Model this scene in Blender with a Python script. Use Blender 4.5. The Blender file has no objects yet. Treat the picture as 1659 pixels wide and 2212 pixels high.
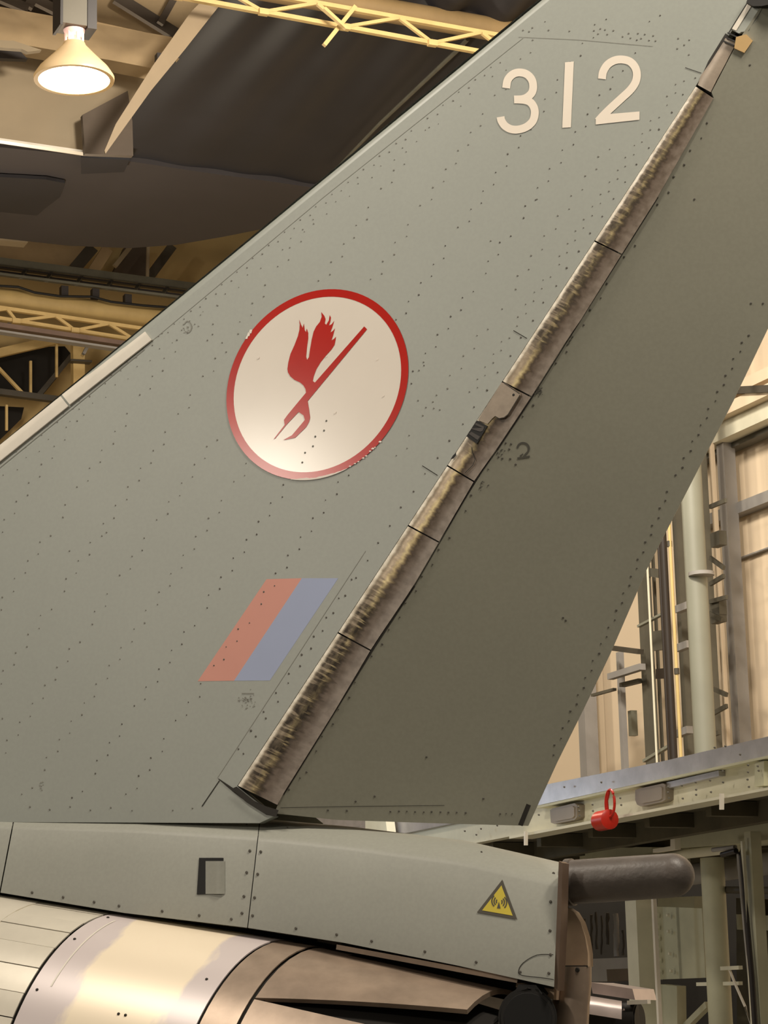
import bpy, math, random
from mathutils import Vector, Matrix
from mathutils.geometry import tessellate_polygon
random.seed(7)
R = math.radians
SC = bpy.context.scene
COL = SC.collection

# ------------------------------------------------------------------ camera
W_, H_, F_ = 1659.0, 2212.0, 5100.0
PITCH, ROLL = R(12.5), R(1.4)
CAM = Vector((0, 0, 2.6))
FWD = Vector((0, math.cos(PITCH), math.sin(PITCH)))
U0 = Vector((0, -math.sin(PITCH), math.cos(PITCH)))
X0 = Vector((1, 0, 0))
RIGHT = X0 * math.cos(ROLL) - U0 * math.sin(ROLL)
UP = X0 * math.sin(ROLL) + U0 * math.cos(ROLL)
cd = bpy.data.cameras.new('camera')
cd.sensor_fit = 'HORIZONTAL'
cd.sensor_width = 36.0
cd.lens = F_ / W_ * 36.0
cd.clip_end = 200
co = bpy.data.objects.new('camera', cd)
m = Matrix((RIGHT, UP, -FWD)).transposed().to_4x4()
m.translation = CAM
co.matrix_world = m
COL.objects.link(co)
SC.camera = co

# ------------------------------------------------------------------ world, exposure, lights
SC.view_settings.view_transform = 'Standard'
SC.view_settings.look = 'None'
SC.view_settings.gamma = 1.0
SC.view_settings.use_curve_mapping = False
SC.view_settings.exposure = 0.0
wd = bpy.data.worlds.new('hangar_air')
SC.world = wd
wd.use_nodes = True
wd.node_tree.nodes['Background'].inputs[0].default_value = (1.0, 0.93, 0.80, 1)
wd.node_tree.nodes['Background'].inputs[1].default_value = 0.10


def area(name, loc, target, size, power, col):
    l = bpy.data.lights.new(name, 'AREA')
    l.shape = 'DISK'
    l.size = size
    l.energy = power
    l.color = col
    o = bpy.data.objects.new(name, l)
    o.location = loc
    d = Vector(target) - Vector(loc)
    o.rotation_euler = d.to_track_quat('-Z', 'Y').to_euler()
    COL.objects.link(o)
    return o


WARM = (1.0, 0.90, 0.76)
area('unseen_area_light', (-11.9, -1.5, 8.9), (0, 6.8, 4.1), 0.9, 385, WARM)
area('unseen_area_light', (-3.6, 5.4, 9.4), (-0.8, 7.0, 2.6), 0.9, 210, WARM)  # unseen light, set here to brighten the nacelle top
area('unseen_area_light', (1.7, 5.0, 8.6), (1.0, 6.4, 4.9), 0.7, 100, WARM)  # unseen light added so the rudder brightens towards its top
area('unseen_area_light', (2.8, 4.6, 8.0), (0.9, 6.3, 4.9), 0.7, 185, WARM)  # unseen light added from the aft side to lift the upper rudder


def point_light(loc, power, col, r=0.25):
    l = bpy.data.lights.new('unseen_point_light', 'POINT')
    l.energy = power
    l.color = col
    l.shadow_soft_size = r
    o = bpy.data.objects.new('unseen_point_light', l)
    o.location = loc
    COL.objects.link(o)


area('unseen_area_light', (0.4, 10.8, 8.8), (3.2, 17.2, 4.6), 0.9, 480, WARM)  # unseen light added to brighten the right wall
point_light((0.8, 12.0, 8.2), 70, WARM)  # unseen, added to keep the near truss bright
point_light((-1.2, 9.0, 2.2), 22, WARM)  # unseen, added to lift the columns beneath the gantry
point_light((-0.62, 11.6, 3.72), 9, (0.72, 0.85, 1.0), 0.12)
point_light((-6.5, 12.5, 7.6), 120, WARM)  # unseen, added so the trusses catch light from below
point_light((-3.0, 17.5, 7.6), 260, (1.0, 0.86, 0.66))  # unseen, added to brighten the far roof bay


# ------------------------------------------------------------------ projections
def ray(px, py):
    return FWD + RIGHT * ((px - W_ / 2) / F_) - UP * ((py - H_ / 2) / F_)


def hit(px, py, p0, n):
    d = ray(px, py)
    return CAM + d * ((p0 - CAM).dot(n) / d.dot(n))


AZ_N = R(25)
N0 = Vector((-math.sin(AZ_N), -math.cos(AZ_N), 0))      # aircraft left side
T = Vector((math.cos(AZ_N), -math.sin(AZ_N), 0))        # aircraft aft
Z = Vector((0, 0, 1))
NS = (N0 * math.cos(R(3)) + Z * math.sin(R(3)))         # fin skin normal
O = CAM + ray(830, 1106) * 7.0
CEN = O - N0 * 0.115


def P(px, py, w=0.0):                                   # point on the fin side, w metres proud of the skin
    return hit(px, py, O + NS * w, NS)


def PV(px, py, w=0.0):                                  # same, vertical plane
    return hit(px, py, O + N0 * w, N0)


def mirror(p):
    return p - N0 * (2 * (p - CEN).dot(N0))


AX = R(-23.4)
A = Vector((math.sin(AX), math.cos(AX), 0))             # hangar long axis, away from the camera
B = Vector((math.cos(AX), -math.sin(AX), 0))            # hangar cross axis


def V(px, py, D):                                       # point on a cross wall plane D metres away
    return hit(px, py, CAM + A * D, A)


G0 = CAM + ray(1400, 1690) * 10.0
W0 = CAM + ray(1600, 1200) * 17.0


def G(px, py, off=0.0):
    return hit(px, py, G0 - B * off, B)


def Wp(px, py, off=0.0):
    return hit(px, py, W0 - B * off, B)


def HZ(px, py, z):
    return hit(px, py, Vector((0, 0, z)), Z)


# ------------------------------------------------------------------ materials
def lin(c):
    c = c / 255.0
    return c / 12.92 if c <= 0.04045 else ((c + 0.055) / 1.055) ** 2.4


def rgb(c):
    return (lin(c[0]), lin(c[1]), lin(c[2]), 1)


MATS = {}


def mat(name, c, rough=0.5, metal=0.0, var=0.12, scale=3.0, c2=None, spots=0.0, bump=0.0, emit=None, estr=0.0, spec=0.5):
    mt = bpy.data.materials.new(name)
    mt.use_nodes = True
    nt = mt.node_tree
    b = nt.nodes['Principled BSDF']
    b.inputs['Roughness'].default_value = rough
    b.inputs['Metallic'].default_value = metal
    b.inputs['Specular IOR Level'].default_value = spec
    if emit:
        b.inputs['Emission Color'].default_value = rgb(emit)
        b.inputs['Emission Strength'].default_value = estr
    tc = nt.nodes.new('ShaderNodeTexCoord')
    nz = nt.nodes.new('ShaderNodeTexNoise')
    nz.inputs['Scale'].default_value = scale
    nz.inputs['Detail'].default_value = 6
    nz.inputs['Roughness'].default_value = 0.6
    nt.links.new(tc.outputs['Object'], nz.inputs['Vector'])
    rp = nt.nodes.new('ShaderNodeValToRGB')
    rp.color_ramp.elements[0].position = 0.3
    rp.color_ramp.elements[1].position = 0.7
    a = rgb(c)
    d = rgb(c2) if c2 else tuple(x * (1 - var) for x in a[:3]) + (1,)
    e = a if c2 else tuple(min(1, x * (1 + var * 0.5)) for x in a[:3]) + (1,)
    rp.color_ramp.elements[0].color = d
    rp.color_ramp.elements[1].color = e
    nt.links.new(nz.outputs['Fac'], rp.inputs['Fac'])
    src = rp.outputs['Color']
    if spots > 0:
        n2 = nt.nodes.new('ShaderNodeTexNoise')
        n2.inputs['Scale'].default_value = 90
        n2.inputs['Detail'].default_value = 3
        nt.links.new(tc.outputs['Object'], n2.inputs['Vector'])
        r2 = nt.nodes.new('ShaderNodeValToRGB')
        r2.color_ramp.elements[0].position = 0.35
        r2.color_ramp.elements[1].position = 0.65
        k = 1 - spots
        r2.color_ramp.elements[0].color = (k, k, k, 1)
        r2.color_ramp.elements[1].color = (1, 1, 1, 1)
        nt.links.new(n2.outputs['Fac'], r2.inputs['Fac'])
        mx = nt.nodes.new('ShaderNodeMixRGB')
        mx.blend_type = 'MULTIPLY'
        mx.inputs[0].default_value = 1
        nt.links.new(src, mx.inputs[1])
        nt.links.new(r2.outputs['Color'], mx.inputs[2])
        src = mx.outputs[0]
    nt.links.new(src, b.inputs['Base Color'])
    if bump > 0:
        bp = nt.nodes.new('ShaderNodeBump')
        bp.inputs['Strength'].default_value = bump
        bp.inputs['Distance'].default_value = 0.004
        n3 = nt.nodes.new('ShaderNodeTexNoise')
        n3.inputs['Scale'].default_value = 60
        nt.links.new(tc.outputs['Object'], n3.inputs['Vector'])
        nt.links.new(n3.outputs['Fac'], bp.inputs['Height'])
        nt.links.new(bp.outputs['Normal'], b.inputs['Normal'])
    MATS[name] = mt
    return mt


mat('fin_grey', (158, 161, 153), 0.42, 0, 0.05, 1.6, spots=0.04)
mat('rudder_grey', (148, 146, 131), 0.5, 0, 0.06, 1.6, spots=0.06)
mat('spine_grey', (149, 149, 139), 0.48, 0, 0.06, 2.2, spots=0.06)
mat('rivet', (120, 118, 109), 0.6)
mat('rivet_dark', (88, 84, 76), 0.6)
mat('groove', (44, 40, 34), 0.8)
mat('soft_line', (138, 137, 128), 0.7)
mat('strip_pale', (226, 218, 204), 0.45, 0, 0.1, 8)
mat('white_decal', (230, 220, 208), 0.16, 0, 0.03, 4, spec=0.17)
mat('digit_white', (238, 226, 210), 0.4, 0, 0.03, 4)
mat('red_decal', (186, 36, 26), 0.16, 0, 0.08, 6, spec=0.11)
mat('chip', (238, 226, 214), 0.4)
mat('pale_red', (216, 150, 134), 0.5, 0, 0.04, 4)
mat('pale_blue', (162, 172, 202), 0.5, 0, 0.04, 4)
mat('stencil', (84, 82, 74), 0.6)
mat('yellow', (226, 204, 66), 0.5)
mat('sign_grey', (84, 78, 66), 0.5)
mat('tube_dark', (92, 84, 78), 0.45, 0, 0.2, 14, bump=0.3)
mat('black', (14, 12, 10), 0.7)
mat('slot_grey', (66, 60, 56), 0.6)
mat('rubber', (30, 27, 24), 0.6)
mat('brown_metal', (178, 152, 126), 0.5, 0.1, 0.2, 10)
mat('frame_brown', (104, 84, 68), 0.6, 0, 0.2, 10)
mat('taupe_metal', (164, 144, 126), 0.4, 0.4, 0.25, 9)
mat('petal_metal', (214, 206, 190), 0.36, 0.2, 0.10, 5)
mat('steel', (226, 210, 206), 0.28, 0.4, 0.15, 10)
mat('tan_tape', (214, 178, 122), 0.6)
mat('plate_taupe', (150, 136, 120), 0.5, 0.15, 0.2, 30)
# hangar
mat('yellow_steel', (214, 184, 124), 0.6, 0, 0.15, 6)
mat('yellow_tube', (184, 158, 104), 0.6, 0, 0.15, 4)
mat('tan_beam', (172, 148, 112), 0.6, 0, 0.12, 4)
mat('wedge_tan', (150, 132, 106), 0.6)
mat('tube_tan', (142, 118, 80), 0.6, 0, 0.15, 4)
mat('cream_panel', (158, 142, 116), 0.65, 0, 0.08, 2)
mat('cream_wall', (228, 208, 180), 0.7, 0, 0.015, 0.6)
mat('yellow_wall', (190, 164, 112), 0.7, 0, 0.12, 1.5)
mat('canopy_dark', (38, 37, 42), 0.6, 0, 0.22, 1.0)
mat('canopy_apron', (60, 56, 58), 0.65, 0, 0.12, 1.0)
mat('brown_dark', (90, 78, 66), 0.65, 0, 0.2, 3)
mat('roof_dark', (58, 48, 42), 0.8, 0, 0.2, 0.6)
mat('tray_grey', (104, 102, 90), 0.55, 0.2, 0.2, 8)
mat('rail_brown', (118, 96, 84), 0.6, 0, 0.2, 5)
mat('iron_dark', (70, 64, 54), 0.6, 0, 0.25, 5)
mat('grey_column', (150, 146, 142), 0.6, 0, 0.15, 3)
mat('dark_column', (92, 88, 76), 0.6, 0, 0.2, 4)
mat('pale_pipe', (136, 136, 122), 0.5, 0, 0.08, 3)
mat('black_pipe', (40, 30, 22), 0.6)
mat('yellow_pipe', (206, 182, 122), 0.55)
mat('gantry_cream', (216, 212, 190), 0.55, 0, 0.1, 5)
mat('gantry_green', (186, 184, 158), 0.55, 0, 0.14, 5)
mat('kick_alu', (178, 176, 180), 0.42, 0.55, 0.2, 9)
mat('deck_dark', (84, 78, 60), 0.8, 0, 0.3, 7)
mat('light_box', (132, 122, 110), 0.5)
mat('white_stub', (236, 228, 212), 0.5)
mat('red_plastic', (190, 40, 24), 0.35)
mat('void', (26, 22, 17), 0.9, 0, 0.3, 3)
mat('floor', (140, 136, 126), 0.5, 0, 0.1, 0.8)
mat('lamp_glow', (255, 240, 214), 0.5, emit=(255, 238, 206), estr=14)
mat('lamp_reflector', (206, 184, 150), 0.35, emit=(255, 190, 100), estr=0.22)  # weak emission stands in for lamp light glowing through the dome
mat('lamp_case', (96, 90, 76), 0.5)
mat('lamp_black', (40, 34, 32), 0.5)
mat('lamp_ceramic', (240, 200, 190), 0.4, emit=(255, 206, 190), estr=0.5)  # emission stands in for lamp light falling on the holder


def shroud_material():                                  # bare metal shroud with a baked cream area, lightened as lamp highlight, and lilac rim
    mt = bpy.data.materials.new('shroud')
    mt.use_nodes = True
    nt = mt.node_tree
    b = nt.nodes['Principled BSDF']
    b.inputs['Roughness'].default_value = 0.36
    b.inputs['Metallic'].default_value = 0.12
    uv = nt.nodes.new('ShaderNodeUVMap')
    sp = nt.nodes.new('ShaderNodeSeparateXYZ')
    nt.links.new(uv.outputs[0], sp.inputs[0])
    nz = nt.nodes.new('ShaderNodeTexNoise')
    nz.inputs['Scale'].default_value = 5
    nz.inputs['Detail'].default_value = 5
    nt.links.new(uv.outputs[0], nz.inputs['Vector'])

    def math_(op, a, bb):
        n = nt.nodes.new('ShaderNodeMath')
        n.operation = op
        for i, v in enumerate((a, bb)):
            if isinstance(v, (int, float)):
                n.inputs[i].default_value = v
            else:
                nt.links.new(v, n.inputs[i])
        return n.outputs[0]
    d = math_('ABSOLUTE', math_('SUBTRACT', sp.outputs[0], 0.52), 0)
    e = math_('ADD', d, math_('MULTIPLY', math_('SUBTRACT', nz.outputs[0], 0.5), 0.35))
    rp = nt.nodes.new('ShaderNodeValToRGB')
    cr = rp.color_ramp
    cr.elements[0].position = 0.27
    cr.elements[0].color = rgb((242, 226, 200))
    cr.elements[1].position = 0.31
    cr.elements[1].color = rgb((208, 196, 194))
    nt.links.new(e, rp.inputs[0])
    nt.links.new(rp.outputs[0], b.inputs['Base Color'])
    MATS['shroud'] = mt


shroud_material()


def hinge_material():                                   # worn rudder nose, lit left lip painted pale: u across, v along (0 bottom, 1 top)
    mt = bpy.data.materials.new('hinge_metal')
    mt.use_nodes = True
    nt = mt.node_tree
    b = nt.nodes['Principled BSDF']
    uv = nt.nodes.new('ShaderNodeUVMap')
    sp = nt.nodes.new('ShaderNodeSeparateXYZ')
    nt.links.new(uv.outputs[0], sp.inputs[0])

    def M(op, a, bb=0.0, cl=False):
        n = nt.nodes.new('ShaderNodeMath')
        n.operation = op
        n.use_clamp = cl
        for i, v in enumerate((a, bb)):
            if isinstance(v, (int, float)):
                n.inputs[i].default_value = v
            else:
                nt.links.new(v, n.inputs[i])
        return n.outputs[0]

    def noise(su, sv, detail=3, off=0.0):
        c = nt.nodes.new('ShaderNodeCombineXYZ')
        nt.links.new(M('ADD', M('MULTIPLY', sp.outputs[0], su), off), c.inputs[0])
        nt.links.new(M('MULTIPLY', sp.outputs[1], sv), c.inputs[1])
        n = nt.nodes.new('ShaderNodeTexNoise')
        n.inputs['Scale'].default_value = 1
        n.inputs['Detail'].default_value = detail
        nt.links.new(c.outputs[0], n.inputs['Vector'])
        return n.outputs[0]

    def ramp(v, stops):
        r = nt.nodes.new('ShaderNodeValToRGB')
        cr = r.color_ramp
        while len(cr.elements) < len(stops):
            cr.elements.new(0.5)
        for e, (p, c) in zip(cr.elements, stops):
            e.position = p
            e.color = (c, c, c, 1) if isinstance(c, (int, float)) else rgb(c)
        nt.links.new(v, r.inputs[0])
        return r.outputs[0]

    def mix(f, a, bb):
        n = nt.nodes.new('ShaderNodeMixRGB')
        nt.links.new(f, n.inputs[0])
        for i, v in ((1, a), (2, bb)):
            if isinstance(v, tuple):
                n.inputs[i].default_value = rgb(v)
            else:
                nt.links.new(v, n.inputs[i])
        return n.outputs[0]
    u, v = sp.outputs[0], sp.outputs[1]
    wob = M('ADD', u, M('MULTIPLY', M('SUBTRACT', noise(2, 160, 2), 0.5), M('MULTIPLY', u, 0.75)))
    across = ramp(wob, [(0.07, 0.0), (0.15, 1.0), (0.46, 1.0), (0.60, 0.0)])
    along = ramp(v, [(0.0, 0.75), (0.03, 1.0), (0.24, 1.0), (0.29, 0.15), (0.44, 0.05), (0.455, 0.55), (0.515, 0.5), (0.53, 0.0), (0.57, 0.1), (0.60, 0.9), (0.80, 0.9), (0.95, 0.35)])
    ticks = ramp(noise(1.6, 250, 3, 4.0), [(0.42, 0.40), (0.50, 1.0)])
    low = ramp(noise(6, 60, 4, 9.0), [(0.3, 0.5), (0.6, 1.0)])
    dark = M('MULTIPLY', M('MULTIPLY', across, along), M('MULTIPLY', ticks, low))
    base = ramp(wob, [(0.0, (250, 244, 232)), (0.07, (236, 226, 208)), (0.13, (158, 142, 118)), (0.26, (150, 134, 112)), (0.36, (196, 178, 132)), (0.43, (150, 132, 98)), (0.50, (94, 80, 66)), (0.60, (112, 98, 86)), (1.0, (132, 119, 106))])  # pale first stops paint the lit left lip into the colour
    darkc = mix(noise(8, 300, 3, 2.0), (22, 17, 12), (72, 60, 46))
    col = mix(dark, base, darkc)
    grime = ramp(noise(4, 90, 5, 20.0), [(0.35, (176, 166, 150)), (0.6, (255, 255, 255))])
    mm = nt.nodes.new('ShaderNodeMixRGB')
    mm.blend_type = 'MULTIPLY'
    mm.inputs[0].default_value = 0.6
    nt.links.new(col, mm.inputs[1])
    nt.links.new(grime, mm.inputs[2])
    nt.links.new(mm.outputs[0], b.inputs['Base Color'])
    nt.links.new(ramp(wob, [(0.12, 0.0), (0.2, 0.35), (0.45, 0.35), (0.6, 0.05)]), b.inputs['Metallic'])
    nt.links.new(ramp(dark, [(0.0, 0.34), (1.0, 0.7)]), b.inputs['Roughness'])
    MATS['hinge_metal'] = mt


hinge_material()


# ------------------------------------------------------------------ mesh building
class MB:
    def __init__(s):
        s.v, s.f, s.uv = [], [], []

    def add(s, vs, fs, uvs=None):
        n = len(s.v)
        s.v += [tuple(v) for v in vs]
        s.f += [tuple(i + n for i in f) for f in fs]
        s.uv += list(uvs) if uvs else [(0, 0)] * len(vs)
        return s

    def box8(s, c, ax, ay, az):                          # centre and three half axes
        vs = [c + ax * i + ay * j + az * k for k in (-1, 1) for j in (-1, 1) for i in (-1, 1)]
        fs = [(0, 2, 3, 1), (4, 5, 7, 6), (0, 1, 5, 4), (2, 6, 7, 3), (0, 4, 6, 2), (1, 3, 7, 5)]
        return s.add(vs, fs)

    def bar(s, a, b, w, h, up=Z):                        # rectangular bar from a to b
        d = (b - a)
        L = d.length
        d = d.normalized()
        sd = d.cross(up)
        if sd.length < 1e-4:
            sd = d.cross(A)
        sd.normalize()
        u2 = sd.cross(d).normalized()
        return s.box8((a + b) / 2, d * (L / 2), sd * (w / 2), u2 * (h / 2))

    def tube(s, pts, r, n=14, cap=True):
        rings = []
        rr = r if isinstance(r, (list, tuple)) else [r] * len(pts)
        for i, p in enumerate(pts):
            d = (pts[min(i + 1, len(pts) - 1)] - pts[max(i - 1, 0)]).normalized()
            ref = Z if abs(d.z) < 0.9 else A
            x = d.cross(ref).normalized()
            y = x.cross(d).normalized()
            rings.append([p + (x * math.cos(2 * math.pi * k / n) + y * math.sin(2 * math.pi * k / n)) * rr[i] for k in range(n)])
        vs = [q for g in rings for q in g]
        fs = []
        for i in range(len(pts) - 1):
            for k in range(n):
                a, b = i * n + k, i * n + (k + 1) % n
                fs.append((a, b, b + n, a + n))
        if cap:
            fs.append(tuple(range(n)))
            fs.append(tuple(range((len(pts) - 1) * n, len(pts) * n)))
        return s.add(vs, fs)

    def prism(s, pts, ext):                              # polygon extruded by a vector
        n = len(pts)
        vs = list(pts) + [p + ext for p in pts]
        tris = tessellate_polygon([[Vector(p) for p in pts]])
        fs = [tuple(t) for t in tris] + [tuple(i + n for i in t) for t in tris]
        fs += [(i, (i + 1) % n, (i + 1) % n + n, i + n) for i in range(n)]
        return s.add(vs, fs)

    def grid(s, rows, uvs=None):
        nr, nc = len(rows), len(rows[0])
        vs = [p for r in rows for p in r]
        fs = [(i * nc + j, i * nc + j + 1, (i + 1) * nc + j + 1, (i + 1) * nc + j) for i in range(nr - 1) for j in range(nc - 1)]
        return s.add(vs, fs, [q for r in uvs for q in r] if uvs else None)

    def flat(s, px, fn):                                 # flat print outline traced on a surface
        pts = [fn(x, y) for x, y in px]
        tris = tessellate_polygon([[Vector((x, -y, 0)) for x, y in px]])
        return s.add(pts, [tuple(t) for t in tris])

    def stroke(s, px, wd, fn):                           # pen stroke of width wd
        n = len(px)
        L, Rr = [], []
        for i in range(n):
            a = Vector(px[max(i - 1, 0)])
            b = Vector(px[min(i + 1, n - 1)])
            d = (b - a).normalized()
            q = Vector((-d.y, d.x)) * (wd / 2)
            p = Vector(px[i])
            L.append(p + q)
            Rr.append(p - q)
        vs = [fn(p.x, p.y) for p in L] + [fn(p.x, p.y) for p in Rr]
        return s.add(vs, [(i, i + 1, n + i + 1, n + i) for i in range(n - 1)])

    def dot(s, px, py, r, fn, n=7, h=0.0009, nrm=None):
        c = fn(px, py)
        nn = nrm or NS
        x = nn.cross(Z).normalized()
        y = nn.cross(x).normalized()
        rm = r * (c - CAM).dot(FWD) / F_
        base = [c + (x * math.cos(2 * math.pi * k / n) + y * math.sin(2 * math.pi * k / n)) * rm for k in range(n)]
        top = [c + nn * h + (x * math.cos(2 * math.pi * k / n) + y * math.sin(2 * math.pi * k / n)) * rm * 0.7 for k in range(n)]
        return s.add(base + top, [(k, (k + 1) % n, (k + 1) % n + n, k + n) for k in range(n)] + [tuple(range(n, 2 * n))])

    def build(s, name, mt, parent=None, label=None, cat=None, group=None, kind=None, smooth=False):
        me = bpy.data.meshes.new(name)
        me.from_pydata(s.v, [], s.f)
        ul = me.uv_layers.new(name='UVMap')
        for lp in me.loops:
            ul.data[lp.index].uv = s.uv[lp.vertex_index]
        import bmesh
        bm = bmesh.new()
        bm.from_mesh(me)
        bmesh.ops.recalc_face_normals(bm, faces=bm.faces)
        bm.to_mesh(me)
        bm.free()
        if smooth:
            for p in me.polygons:
                p.use_smooth = True
            me.set_sharp_from_angle(angle=R(smooth if smooth is not True else 40))
        me.materials.append(MATS[mt])
        # origin at the middle of the base
        vs = [v.co for v in me.vertices]
        o0 = Vector((sum(v.x for v in vs) / len(vs), sum(v.y for v in vs) / len(vs), min(v.z for v in vs)))
        me.transform(Matrix.Translation(-o0))
        o = bpy.data.objects.new(name, me)
        COL.objects.link(o)
        o.location = o0
        if parent:
            o.parent = parent
            o.location = o0 - WORLD[parent.name]
        WORLD[o.name] = o0
        tag(o, label, cat, group, kind)
        return o


WORLD = {}


def tag(o, label=None, cat=None, group=None, kind=None):
    if label:
        o['label'] = label
    if cat:
        o['category'] = cat
    if group:
        o['group'] = group
    if kind:
        o['kind'] = kind


def thing(name, loc, label, cat, group=None):
    o = bpy.data.objects.new(name, None)
    COL.objects.link(o)
    o.location = loc
    o.empty_display_size = 0.2
    WORLD[o.name] = Vector(loc)
    tag(o, label, cat, group)
    return o


def lerp(a, b, t):
    return a + (b - a) * t


def zt(sc, ox, oy, pts):                                 # zoomed-crop coordinates to photograph pixels
    return [(ox + x / sc, oy + y / sc) for x, y in pts]


# ================================================================== SETTING
MB().box8(Vector((0, 12, -0.05)), Vector((26, 0, 0)), Vector((0, 26, 0)), Vector((0, 0, 0.05))).build('floor', 'floor', kind='structure')
zc = 12.6
cr_ = CAM + A * 18
MB().box8(Vector((cr_.x, cr_.y, zc)), A * 8, B * 16, Z * 0.06).build('ceiling', 'roof_dark', kind='structure')
# back cross wall
c0 = CAM + A * 24.2
MB().box8(Vector((c0.x, c0.y, 6.3)) - B * 2, B * 14, A * 0.08, Z * 6.3).build('wall_back', 'yellow_wall', kind='structure')
# right wall
wr = MB()
wc = Wp(1600, 1200, -0.10)
wr.box8(Vector((wc.x, wc.y, 6.3)), A * 9, B * 0.08, Z * 6.3)
wall_r = wr.build('wall_right', 'cream_wall', kind='structure')


def wall_strip(pts, off, th, name, mt, parent=None, **k):
    return MB().prism([Wp(x, y, off) - A * (4.5 if x == 1800 else 0) for x, y in pts], B * th).build(name, mt, parent, **k)


# header beams and rails on the right wall
wall_strip([(1440, 962), (1800, 795), (1800, 838), (1440, 1003)], 0.22, 0.2, 'trim_1', 'gantry_cream', kind='structure')
wall_strip([(1440, 930), (1800, 768), (1800, 790), (1440, 955)], 0.30, 0.2, 'trim_2', 'cream_wall', kind='structure')
wall_strip([(1440, 895), (1800, 738), (1800, 760), (1440, 920)], 0.18, 0.2, 'trim_3', 'cream_wall', kind='structure')
wall_strip([(1440, 1003), (1800, 840), (1800, 868), (1440, 1030)], 0.10, 0.1, 'trim_4', 'dark_column', kind='structure')
wall_strip([(1500, 1122), (1800, 1004), (1800, 1028), (1500, 1146)], 0.08, 0.1, 'trim_5', 'grey_column', kind='structure')
wall_strip([(1560, 1218), (1800, 1124), (1800, 1127), (1560, 1221)], 0.02, 0.05, 'trim_6', 'grey_column', kind='structure')
MB().bar(Wp(1560, 845, 0.3), Wp(1700, 838, 0.3), 0.05, 0.05).build('bracket_arm', 'iron_dark', label='dark bracket arm above the cream header beam', cat='bracket')


def vpost(px, py, wpx, off, name, mt, ztop=9.6, zbot=0.0, label=None, cat=None, round_=False, group=None, parent=None, fn=Wp, **k):
    b = fn(px, py, off)
    s = wpx * (b - CAM).dot(FWD) / F_
    p0 = Vector((b.x, b.y, zbot))
    p1 = Vector((b.x, b.y, ztop))
    q = MB()
    if round_:
        q.tube([p0, p1], s / 2, 20)
    else:
        h = s / 1.37 / 2
        q.box8((p0 + p1) / 2, A * h, B * h, Z * ((ztop - zbot) / 2))
    return q.build(name, mt, parent, label, cat, group, smooth=40 if round_ else False, **k)


# the cluster of posts and pipes on the right wall
vpost(1592, 1400, 40, 0.12, 'wall_column', 'grey_column', label='broad blue-grey column beside the blank cream panel at right', cat='column')
vpost(1561, 1400, 13, 0.22, 'wall_column', 'cream_wall', label='narrow cream strip column between two darker columns', cat='column')
lat = thing('lattice_column', Vector((Wp(1538, 1400, 0.35).x, Wp(1538, 1400, 0.35).y, 0)), 'dark lattice column right of the big pale pipe', 'column')
vpost(1536, 1400, 26, 0.35, 'web', 'dark_column', parent=lat)
for i, (yy, dy, ln) in enumerate([(1095, -14, 34), (1205, 22, 30), (1262, -18, 30), (1300, -10, 36), (1325, 14, 26), (1485, 16, 36), (1545, -20, 36), (1590, -8, 20)]):
    MB().bar(Wp(1534, yy, 0.5), Wp(1534 + ln, yy + dy, 0.5), 0.02, 0.03).build('lattice_bar', 'dark_column', lat)
for yy in (1165, 1315, 1330):
    MB().box8(Wp(1552, yy, 0.46), A * 0.06, B * 0.03, Z * 0.05).build('gusset', 'dark_column', lat)
dp = vpost(1512, 1400, 48, 0.95, 'drain_pipe', 'pale_pipe', label='big round pale grey-green pipe rising behind the gantry', cat='pipe', round_=True)
pp = Wp(1515, 1240, 0.95)
MB().tube([pp - Z * 0.012, pp + Z * 0.012], 0.086, 20).build('band', 'grey_column', dp, smooth=40)
vpost(1478, 1400, 24, 0.55, 'wall_column', 'dark_column', label='dark strip painted for the shaded recess between yellow pipe and big pale pipe', cat='column')  # dark post stands in for the shade of a recess
gp_ = vpost(1459, 1400, 7, 0.95, 'gas_pipe', 'yellow_pipe', label='thin yellow pipe with couplings beside the black pipe', cat='pipe', round_=True)
for i, yy in enumerate((1175, 1450)):
    q = Wp(1459 + (yy - 1400) * 0.057, yy, 0.95)
    o = MB().tube([q - Z * 0.02, q + Z * 0.02], 0.018, 12).build('coupling', 'iron_dark', gp_)
vpost(1444, 1400, 16, 0.85, 'soil_pipe', 'black_pipe', label='black pipe running up left of the thin yellow pipe', cat='pipe', round_=True)
vpost(1434, 1400, 7, 0.80, 'soil_pipe', 'black_pipe', label='slim black pipe hugging the left of the thicker black pipe', cat='pipe', round_=True)
vpost(1398, 1400, 30, 0.45, 'wall_column', 'dark_column', label='dark grey column with a pale conduit up its front', cat='column')
vpost(1420, 1400, 8, 0.30, 'wall_column', 'dark_column', label='thin dark post between the conduit column and black pipe', cat='column')
vpost(1407, 1400, 5, 0.80, 'conduit', 'gantry_cream', label='thin pale conduit up the front of the dark grey column', cat='conduit', round_=True)
vpost(1343, 1500, 17, 0.45, 'wall_column', 'grey_column', ztop=Wp(1330, 1412, .45).z, label='short grey post under the dark bracket by the rudder edge', cat='column')
vpost(1270, 1560, 42, 0.15, 'wall_column', 'grey_column', label='wide lilac-grey column leftmost behind the rudder edge', cat='column')


def wbar(a, b, w, h, off, name, mt, label, cat):
    MB().bar(Wp(a[0], a[1], off), Wp(b[0], b[1], off), w, h).build(name, mt, label=label, cat=cat)


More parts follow.
